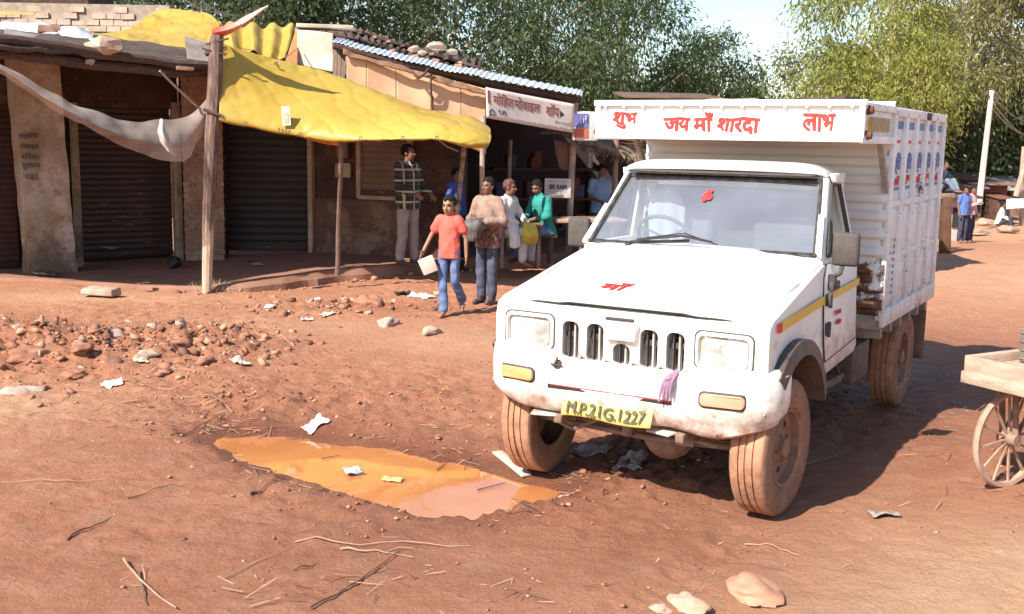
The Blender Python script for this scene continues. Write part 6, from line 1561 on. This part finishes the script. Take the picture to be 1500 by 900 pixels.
TR_ = [  # label, px, Y, height, crown radius, leaf kind, bark, leaves, leaf size
 ('dark bushy tree behind the pleated yellow tarpaulin, nearest the flag', 395, 27, 6.2, 2.6, leaf_dark, bark, 15000, .17, .25),
 ('dark broad tree rising straight above the beige panel of the shop', 500, 29, 7.2, 2.8, leaf_dark, bark, 16000, .17, .25),
 ('dark leafy tree far left above the pale brick wall', 60, 31, 6.5, 3.0, leaf_dark, bark, 9000, .19, .25),
 ('dark leafy tree over the right end of the pale brick wall', 250, 30, 6.3, 2.8, leaf_dark, bark, 9000, .19, .25),
 ('feathery green tree above the tin roof, left of the mobile shop sign', 655, 36, 8.4, 2.9, leaf_mid, barkw, 17000, .22, .2),
 ('tall feathery grey green tree right above the mobile shop sign', 790, 39, 10.4, 3.0, leaf_mid, bark, 20000, .22, .15),
 ('bluish green tree above the left end of the truck header', 900, 43, 9.8, 2.7, leaf_mid, bark, 19000, .22, .12),
 ('grey green tree at the left edge of the sky gap', 1022, 46, 7.0, 1.75, leaf_mid, bark, 15000, .22, .12),
 ('small pale tree low beside the sky gap', 1074, 52, 5.2, .9, leaf_olive, bark, 5000, .22, .1),
 ('pale olive tree at the right edge of the sky gap', 1196, 44, 6.7, 1.6, leaf_olive, barkw, 10000, .22, .1),
 ('bright yellow green tree above the cargo body', 1278, 40, 9.8, 2.4, leaf_light, barkw, 26000, .22, .1),
 ('tall olive tree with pale trunk behind the bright yellow green tree', 1395, 47, 12.5, 3.1, leaf_olive, barkw, 24000, .25, .12),
 ('dense olive tree behind the white utility pole', 1460, 52, 13, 3.6, leaf_olive, bark, 22000, .26, .08),
 ('rightmost olive tree cut by the right edge of the picture', 1545, 50, 12.5, 3.6, leaf_olive, bark, 16000, .26, .08),
 ('low fresh green tree between the yellow green tree and the utility pole', 1335, 37, 6.2, 1.15, leaf_light, bark, 8000, .16, .5),
]
for i, (lb, px_, Y, h, cr_, lm, bk, n, sz, c0) in enumerate(TR_): tree(lb, tpos(px_, Y), h, cr_, lm, bk, int(n*(1.7 if lm is leaf_dark or px_ > 1100 else 1.3)), sz*.85, 100+i, c0=c0, nl=12, droop=.75 if lm is not leaf_dark else .35, asp=.30 if lm is not leaf_dark else .5)
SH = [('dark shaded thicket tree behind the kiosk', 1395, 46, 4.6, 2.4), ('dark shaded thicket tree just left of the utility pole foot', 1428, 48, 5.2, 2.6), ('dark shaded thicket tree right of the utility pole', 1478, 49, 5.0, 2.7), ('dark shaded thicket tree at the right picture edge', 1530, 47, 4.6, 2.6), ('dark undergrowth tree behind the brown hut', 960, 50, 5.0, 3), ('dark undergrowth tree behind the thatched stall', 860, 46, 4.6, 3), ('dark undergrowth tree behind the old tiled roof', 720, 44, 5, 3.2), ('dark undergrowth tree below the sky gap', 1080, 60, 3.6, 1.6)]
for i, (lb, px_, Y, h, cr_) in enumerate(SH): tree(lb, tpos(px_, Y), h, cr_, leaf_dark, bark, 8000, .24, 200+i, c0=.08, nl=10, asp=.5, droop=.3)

# ============================================================ LITTER, STONES, STICKS
pcol = M('paper_white', (.58, .49, .42), (.44, .34, .27), 14, .85); clod = M('earth_clod', (.36, .17, .105), (.25, .11, .068), 6, .95, bs=.6)
LIT = [('stone', 540, 447, (.22, .14, .10), 'largest reddish stone on the road edge left of the girl', clod), ('stone', 568, 476, (.12, .09, .06), 'small pale stone on the ground below the largest reddish stone', None),
 ('stone', 1100, 868, (.16, .11, .045), 'largest half buried stone at the bottom edge of the road', M('buried_stone', (.47, .25, .165), (.40, .19, .115), 9, .95, bs=.7)), ('stone', 1008, 890, (.10, .07, .035), 'paler half buried stone left of the largest one at the bottom edge', M('buried_pale', (.50, .33, .24), (.42, .25, .17), 9, .95, bs=.7)), ('stone', 968, 894, (.05, .04, .018), 'tiny stone at the bottom edge of the picture', None),
 ('stone', 632, 488, (.12, .08, .05), 'flat pale stone left of the front of the truck near the girl', None), ('stone', 255, 386, (.11, .09, .08), 'round black bundle lying in front of the worn shutter', blackp),
 ('stone', 70, 497, (.12, .08, .05), 'dark clod on the upper left of the rubble heap', clod), ('stone', 110, 552, (.11, .08, .045), 'dark clod at the lower left of the rubble heap', clod), ('stone', 30, 578, (.18, .09, .05), 'flat pale slab at the left foot of the rubble heap', None), ('stone', 215, 525, (.10, .08, .05), 'pale angular stone in the middle of the rubble heap', None), ('stone', 40, 520, (.15, .10, .06), 'big brown clod at the left edge of the rubble heap', clod),
 ('stone', 265, 505, (.10, .08, .05), 'brown clod at the right end of the rubble heap', clod), ('stone', 160, 490, (.12, .09, .06), 'whitish stone on the crest of the rubble heap', None), ('stone', 300, 530, (.09, .06, .04), 'reddish clod below the right end of the rubble heap', clod), ('stone', 120, 520, (.10, .08, .05), 'reddish clod in the centre left of the rubble heap', clod)]
for i, (nm, x, y, r, lb, mt) in enumerate(LIT):
    p = gat(x, y) if not (nm == 'stone' and y < 390) else flat(x, y, .14)
    q = cloth_lump('bundle' if 'bundle' in lb else 'stone', p+Vector((0, 0, r[2]*.25)), r, mt or stonem, lb, 'bundle' if 'bundle' in lb else ('clod' if 'clod' in lb else 'stone'), None, 40+i, .5, rnd.uniform(0, 3), 26, flatten=False)
tag(MB().box(flat(148, 427, .08), (.42, .22, .09), Matrix.Rotation(R(-12), 3, 'Z'), jit=.012).build('stone_slab', stonem, bevel=.015), 'pale flat stone slab lying left of the crooked post', 'slab')
def scrap(x, y, w, h, mt, label, name='paper_scrap', cat='litter', seed=0, lift=.012, pl=None):
    w *= .8; h *= .8
    p = gat(x, y) if pl is None else flat(x, y, pl); a = rnd.uniform(0, 3)
    ca, sa = math.cos(a), math.sin(a)
    mb = MB()
    def fn(u, v):
        dx, dy = (u-.5)*w, (v-.5)*h; q = Vector((p.x+dx*ca-dy*sa, p.y+dx*sa+dy*ca, 0)); k = Vector((q.x*14, q.y*14, seed*3.1))
        q.z = (p.z if pl is not None else gzf(q.x, q.y))+lift+.30*min(w, h)*abs(mnoise.noise(k))+.1*min(w, h)*mnoise.noise(k*2.5); q.x += .12*w*mnoise.noise(k*.7+Vector((4, 0, 0))); return q
    mb.grid(fn, 14, 12); o = mb.build(name, mt); o.modifiers.new('thickness', 'SOLIDIFY').thickness = .004; o.data.set_sharp_from_angle(angle=R(30))
    return tag(o, label, cat)
clearp = M('clear_plastic', (.58, .56, .55), (.42, .36, .34), 22, .25); bluew = M('blue_white_wrapper', (.12, .25, .62), (.6, .64, .7), 9, .4)
scrap(463, 627, .20, .14, clearp, 'crumpled clear plastic bag at the far rim of the puddle', 'plastic_bag', seed=1)
scrap(515, 693, .17, .11, bluew, 'small blue and white packet floating in the muddy puddle', 'wrapper', seed=2, pl=-.04)
scrap(575, 705, .15, .08, M('yellow_wrapper', (.60, .38, .15), (.62, .46, .24), 14, .5), 'pale yellow wrapper in the puddle right of the blue packet', 'wrapper', seed=12, pl=-.046)
scrap(1293, 756, .20, .13, M('grey_bag', (.20, .17, .16), (.40, .34, .31), 12, .6), 'flattened dark grey plastic bag on the road right of the front wheel', 'plastic_bag', seed=3)
scrap(165, 566, .20, .15, pcol, 'white paper scrap at the lower edge of the rubble heap', seed=4); scrap(205, 527, .22, .12, pcol, 'pale angular paper piece in the middle of the rubble heap', seed=5); scrap(352, 537, .22, .14, pcol, 'pale crumpled paper right of the rubble heap', seed=6)
scrap(376, 389, .20, .16, pcol, 'white paper scrap in the shade before the black doorway', seed=7, pl=.17); scrap(366, 385, .2, .12, blackp, 'black scrap beside the white paper before the black doorway', seed=8, pl=.17)
scrap(617, 434, .40, .22, M('newsprint', (.55, .57, .66), (.65, .63, .62), 8, .8), 'bluish white sheet of paper on the ground behind the girl', seed=9); scrap(592, 432, .3, .2, blackp, 'black plastic scrap left of the bluish paper', 'plastic_bag', seed=10)
scrap(210, 417, .26, .1, darkm, 'dark rag lying in the shade above the pale slab', 'rag', seed=11, pl=.1); scrap(70, 403, .5, .25, darkm, 'dark crumpled sheet at the foot of the plastered pillar', 'rag', seed=13, pl=.08)
scrap(925, 683, .34, .2, M('grey_litter', (.24, .2, .2), (.36, .3, .3), 14, .6), 'greyish plastic rags in the mud under the truck front', 'plastic_bag', seed=14); scrap(865, 665, .3, .2, MATS['grey_litter'], 'grey plastic litter beside the inner side of the front wheel at the puddle', 'plastic_bag', seed=15)
for i, (x, y) in enumerate(((420, 458), (450, 470), (395, 452), (480, 462), (505, 440), (465, 440))):
    scrap(x, y, rnd.uniform(.12, .2), rnd.uniform(.08, .14), [pcol, clearp, bxm][i % 3], ['small pale scrap in the litter patch below the thin pole', 'lowest pale scrap of the litter patch left of the girl', 'leftmost scrap of the litter patch near the crooked post', 'rightmost scrap of the litter patch left of the largest reddish stone', 'scrap lying against the plinth step under the thin pole', 'clear scrap between litter and plinth step'][i], seed=20+i)
b = gat(750, 682); mb = MB(); mb.bar(gat(728, 668)+Vector((0, 0, .03)), gat(772, 700)+Vector((0, 0, .012)), .07, .015)
tag(mb.build('wood_strip', M('pale_strip', (.58, .46, .37), (.45, .33, .26), 9, .8), bevel=.004), 'pale flat strip of wood sticking into the puddle by the front wheel', 'strip')
stickm = M('dark_stick', (.13, .07, .05), (.20, .12, .085), 6, .9); strawm = M('pale_straw', (.42, .27, .18), (.29, .17, .11), 9, .9)
STK = [((95, 795), (163, 760), .008, stickm, 'short dark stick on the bare earth at the lower left'), ((180, 823), (256, 896), .010, strawm, 'long pale stick slanting down at the bottom left corner'), ((458, 895), (586, 812), .009, stickm, 'long dark stick slanting up from the bottom edge'), ((430, 797), (690, 801), .006, strawm, 'very long pale straight stalk lying level below the puddle'), ((500, 808), (606, 822), .008, strawm, 'forked pale twig just under the long level stalk'), ((0, 708), (155, 705), .006, strawm, 'thin level stalk at the left edge of the picture'), ((185, 732), (250, 714), .008, stickm, 'small dark twig left of the puddle tip'), ((368, 727), (408, 703), .009, stickm, 'thick short twig below the left rim of the puddle'), ((430, 838), (462, 826), .008, stickm, 'short dark twig left of the long slanting stick'), ((330, 850), (430, 800), .005, strawm, 'faint thin straw at the bottom left of the long stalk'), ((205, 838), (215, 890), .007, stickm, 'small dark twig crossing the long pale stick'), ((250, 640), (330, 612), .007, stickm, 'dark twig at the left tip of the puddle'), ((230, 570), (330, 598), .006, strawm, 'long straw trailing right of the rubble heap'), ((640, 700), (660, 676), .006, stickm, 'twig poking out of the puddle near its middle'), ((470, 690), (500, 678), .006, stickm, 'twig lying on the water left of the blue packet'), ((1140, 690), (1250, 660), .005, strawm, 'thin straw in the shadow right of the front wheel'), ((1090, 800), (1170, 815), .006, strawm, 'thin straw on the road below the front wheel'), ((700, 735), (740, 715), .008, stickm, 'dark twig bundle at the lower rim of the puddle reflection')]
for i, (a, b, r, mt, lb) in enumerate(STK):
    A, B = gat(*a), gat(*b); P = [A.lerp(B, k/8) for k in range(9)]
    for k, q in enumerate(P): q.z = max(gzf(q.x, q.y), -.045)+r+.004; q.x += .02*mnoise.noise(q*4); q.y += .03*mnoise.noise(q*5)
    r *= .62
    mb = MB(); mb.tube(P, [r*(1-.5*k/8)*(1+.3*mnoise.noise(P[k]*9)) for k in range(9)], 6)
    if i in (2, 4): m2 = P[5]; mb.tube([m2, m2+Vector((.06, .05, .01)), m2+Vector((.13, .05, .006))], [r*.7, r*.5, r*.3], 5)
    tag(mb.build('stick', mt), lb, 'stick')
# loose grit, clods and straw nobody could count
def scatter():
    r = np.random.default_rng(5); pts = []
    N = 80000; xx = r.uniform(-6.5, 6, N); yy = 3.5+11*r.random(N)**1.2
    w = .02+.65*churn_mask(xx, yy)**1.5+1.7*rubble_mask(xx, yy)+.4*np.clip(fbm(xx*1.3, yy*1.3, 3, 55)*3, 0, 1)*.4
    keep = r.random(N) < w*.5; d = sdf_pud(xx, yy); keep &= d > .03
    xx, yy = xx[keep], yy[keep]; zz = gz(xx, yy); n = len(xx); rb = rubble_mask(xx, yy); ch = churn_mask(xx, yy)
    s = (.004+.011*r.random(n)**2.5)*(1+1.1*ch*r.random(n))*(1+1.0*rb*r.random(n)**3)
    base = np.array([(1,0,0),(-1,0,0),(0,1,0),(0,-1,0),(0,0,1),(0,0,-1)], float); fc = np.array([(0,2,4),(2,1,4),(1,3,4),(3,0,4),(2,0,5),(1,2,5),(3,1,5),(0,3,5)])
    V = base[None]*(s[:, None, None]*(.6+.8*r.random((n, 6, 1))))*np.array([1.25, 1.05, .6]); a = r.random(n)*6.28
    c, s_ = np.cos(a)[:, None], np.sin(a)[:, None]; x_, y_ = V[:, :, 0]*c-V[:, :, 1]*s_, V[:, :, 0]*s_+V[:, :, 1]*c
    V = np.stack([x_+xx[:, None], y_+yy[:, None], V[:, :, 2]+zz[:, None]+s[:, None]*.25], -1).reshape(-1, 3)
    Ft = (fc[None]+6*np.arange(n)[:, None, None]).reshape(-1, 3)
    o = from_arrays('gravel', V, Ft, clod); o.data.materials.append(M('pale_grit', (.46, .265, .175), (.40, .21, .13), 6, .95)); o.data.materials.append(M('dark_grit', (.20, .095, .065), (.15, .07, .05), 6, .95))
    o.data.polygons.foreach_set('material_index', np.repeat(r.choice(3, n, p=[.7, .16, .14]), 8).astype(np.int32)); tag(o, 'loose red grit and earth clods strewn over the road', 'gravel', kind='stuff')
    N = 13000; xx = r.uniform(-6.5, 2.5, N); yy = r.uniform(6.5, 16.5, N)
    plf = np.interp(xx, [q[0] for q in PLF], [q[1] for q in PLF])-.12
    litter = .8*blob(xx, yy, -2.35, 12.5, .8, .5)+.35*blob(xx, yy, -1.4, 12.9, 1.0, .5)+.8*np.exp(-((yy-plf)/.16)**2)*(xx > -4.2)*(yy < plf+.1)
    w = 1.0*rubble_mask(xx, yy)**1.3+.8*litter; keep = (r.random(N) < w*.9) & (yy < plf+.15); xx, yy = xx[keep], yy[keep]; n = len(xx); zz = gz(xx, yy)
    s = .012+.040*r.random(n)**2.4
    cb = np.array([(i, j, k) for i in (-1, 1) for j in (-1, 1) for k in (-1, 1)], float); qf = np.array([(0,1,3,2),(4,6,7,5),(0,4,5,1),(2,3,7,6),(0,2,6,4),(1,5,7,3)])
    V = cb[None]*np.stack([s, s*(.5+.5*r.random(n)), s*(.22+.3*r.random(n))], 1)[:, None, :]*(.72+.5*r.random((n, 8, 3)))
    for ax_, amp in ((0, .45), (1, .45), (2, 3.14)):
        a = r.normal(0, amp, n) if ax_ < 2 else r.uniform(-3.14, 3.14, n); c, q = np.cos(a)[:, None], np.sin(a)[:, None]; i_, j_ = [(1, 2), (0, 2), (0, 1)][ax_]
        A, B = V[:, :, i_].copy(), V[:, :, j_].copy(); V[:, :, i_] = A*c-B*q; V[:, :, j_] = A*q+B*c
    V = V+np.stack([xx, yy, zz+s*.18], 1)[:, None, :]
    o = from_arrays('rubble', V.reshape(-1, 3), (qf[None]+8*np.arange(n)[:, None, None]).reshape(-1, 4), clod)
    for m_ in ('pale_grit', 'dark_grit', 'pale_stone', 'old_brick'): o.data.materials.append(MATS[m_])
    o.data.polygons.foreach_set('material_index', np.repeat(r.choice(5, n, p=[.42, .2, .2, .09, .09]), 6).astype(np.int32)); tag(o, 'broken flat bits of earth, stone and brick strewn in the rubble heap and along the plinth', 'rubble', kind='stuff')
    N = 34000; xx = r.uniform(-5.5, 4, N); yy = 3.6+9*r.random(N)**1.2; w = .05+.8*churn_mask(xx, yy)+.6*rubble_mask(xx, yy); d = sdf_pud(xx, yy); w += 1.0*np.exp(-(np.abs(d-.03)/.10)**2)
    w *= sstep(-.06, .2, fbm(xx*2.6, yy*2.6, 3, 71)); w += .8*blob(xx, yy, -2.35, 7.6, .5, .45)+.5*blob(xx, yy, -3.0, 8.4, .8, .4)+.5*blob(xx, yy, -.5, 4.55, .9, .12); keep = (r.random(N) < w*.6) & (d > -.08); xx, yy = xx[keep], yy[keep]; n = len(xx); zz = np.maximum(gz(xx, yy), -.044)
    a = r.normal(.3, .8, n); L = .015+.085*r.random(n)**2.5; wd = .0012+.0016*r.random(n); t = np.stack([np.cos(a), np.sin(a), .25*r.normal(size=n)], 1); nn = np.stack([-np.sin(a), np.cos(a), np.zeros(n)], 1)
    P = np.stack([xx, yy, zz+.006+.01*r.random(n)], 1)
    V = np.stack([P-t*L[:, None]-nn*wd[:, None], P+t*L[:, None]-nn*wd[:, None], P+t*L[:, None]+nn*wd[:, None]+[0, 0, .002], P-t*L[:, None]+nn*wd[:, None]+[0, 0, .002]], 1).reshape(-1, 3)
    o = from_arrays('straw', V, np.arange(4*n).reshape(-1, 4), strawm); o.data.materials.append(M('dark_straw', (.19, .09, .055), (.13, .06, .04), 9, .9)); o.data.polygons.foreach_set('material_index', (r.random(n) < .62).astype(np.int32)); tag(o, 'bits of straw and twigs washed round the puddle', 'straw', kind='stuff')
    # small grass tuft at the foot of the crooked post
    n = 160; b = gat(310, 426); xx = b.x+r.normal(0, .13, n); yy = b.y+r.normal(0, .07, n); zz = gz(xx, yy); h = .05+.10*r.random(n); lx = r.normal(0, .05, n); ly = r.normal(0, .04, n)
    P = np.stack([xx, yy, zz], 1); T = P+np.stack([lx, ly, h], 1)
    V = np.stack([P-[.004, 0, 0], P+[.004, 0, 0], T+[.001, 0, 0], T-[.001, 0, 0]], 1).reshape(-1, 3)
    o = from_arrays('grass', V, np.arange(4*n).reshape(-1, 4), M('dry_grass', (.30, .27, .12), (.4, .33, .18), 9, .9)); tag(o, 'dry grass tuft at the foot of the crooked post', 'grass', kind='stuff')
scatter()
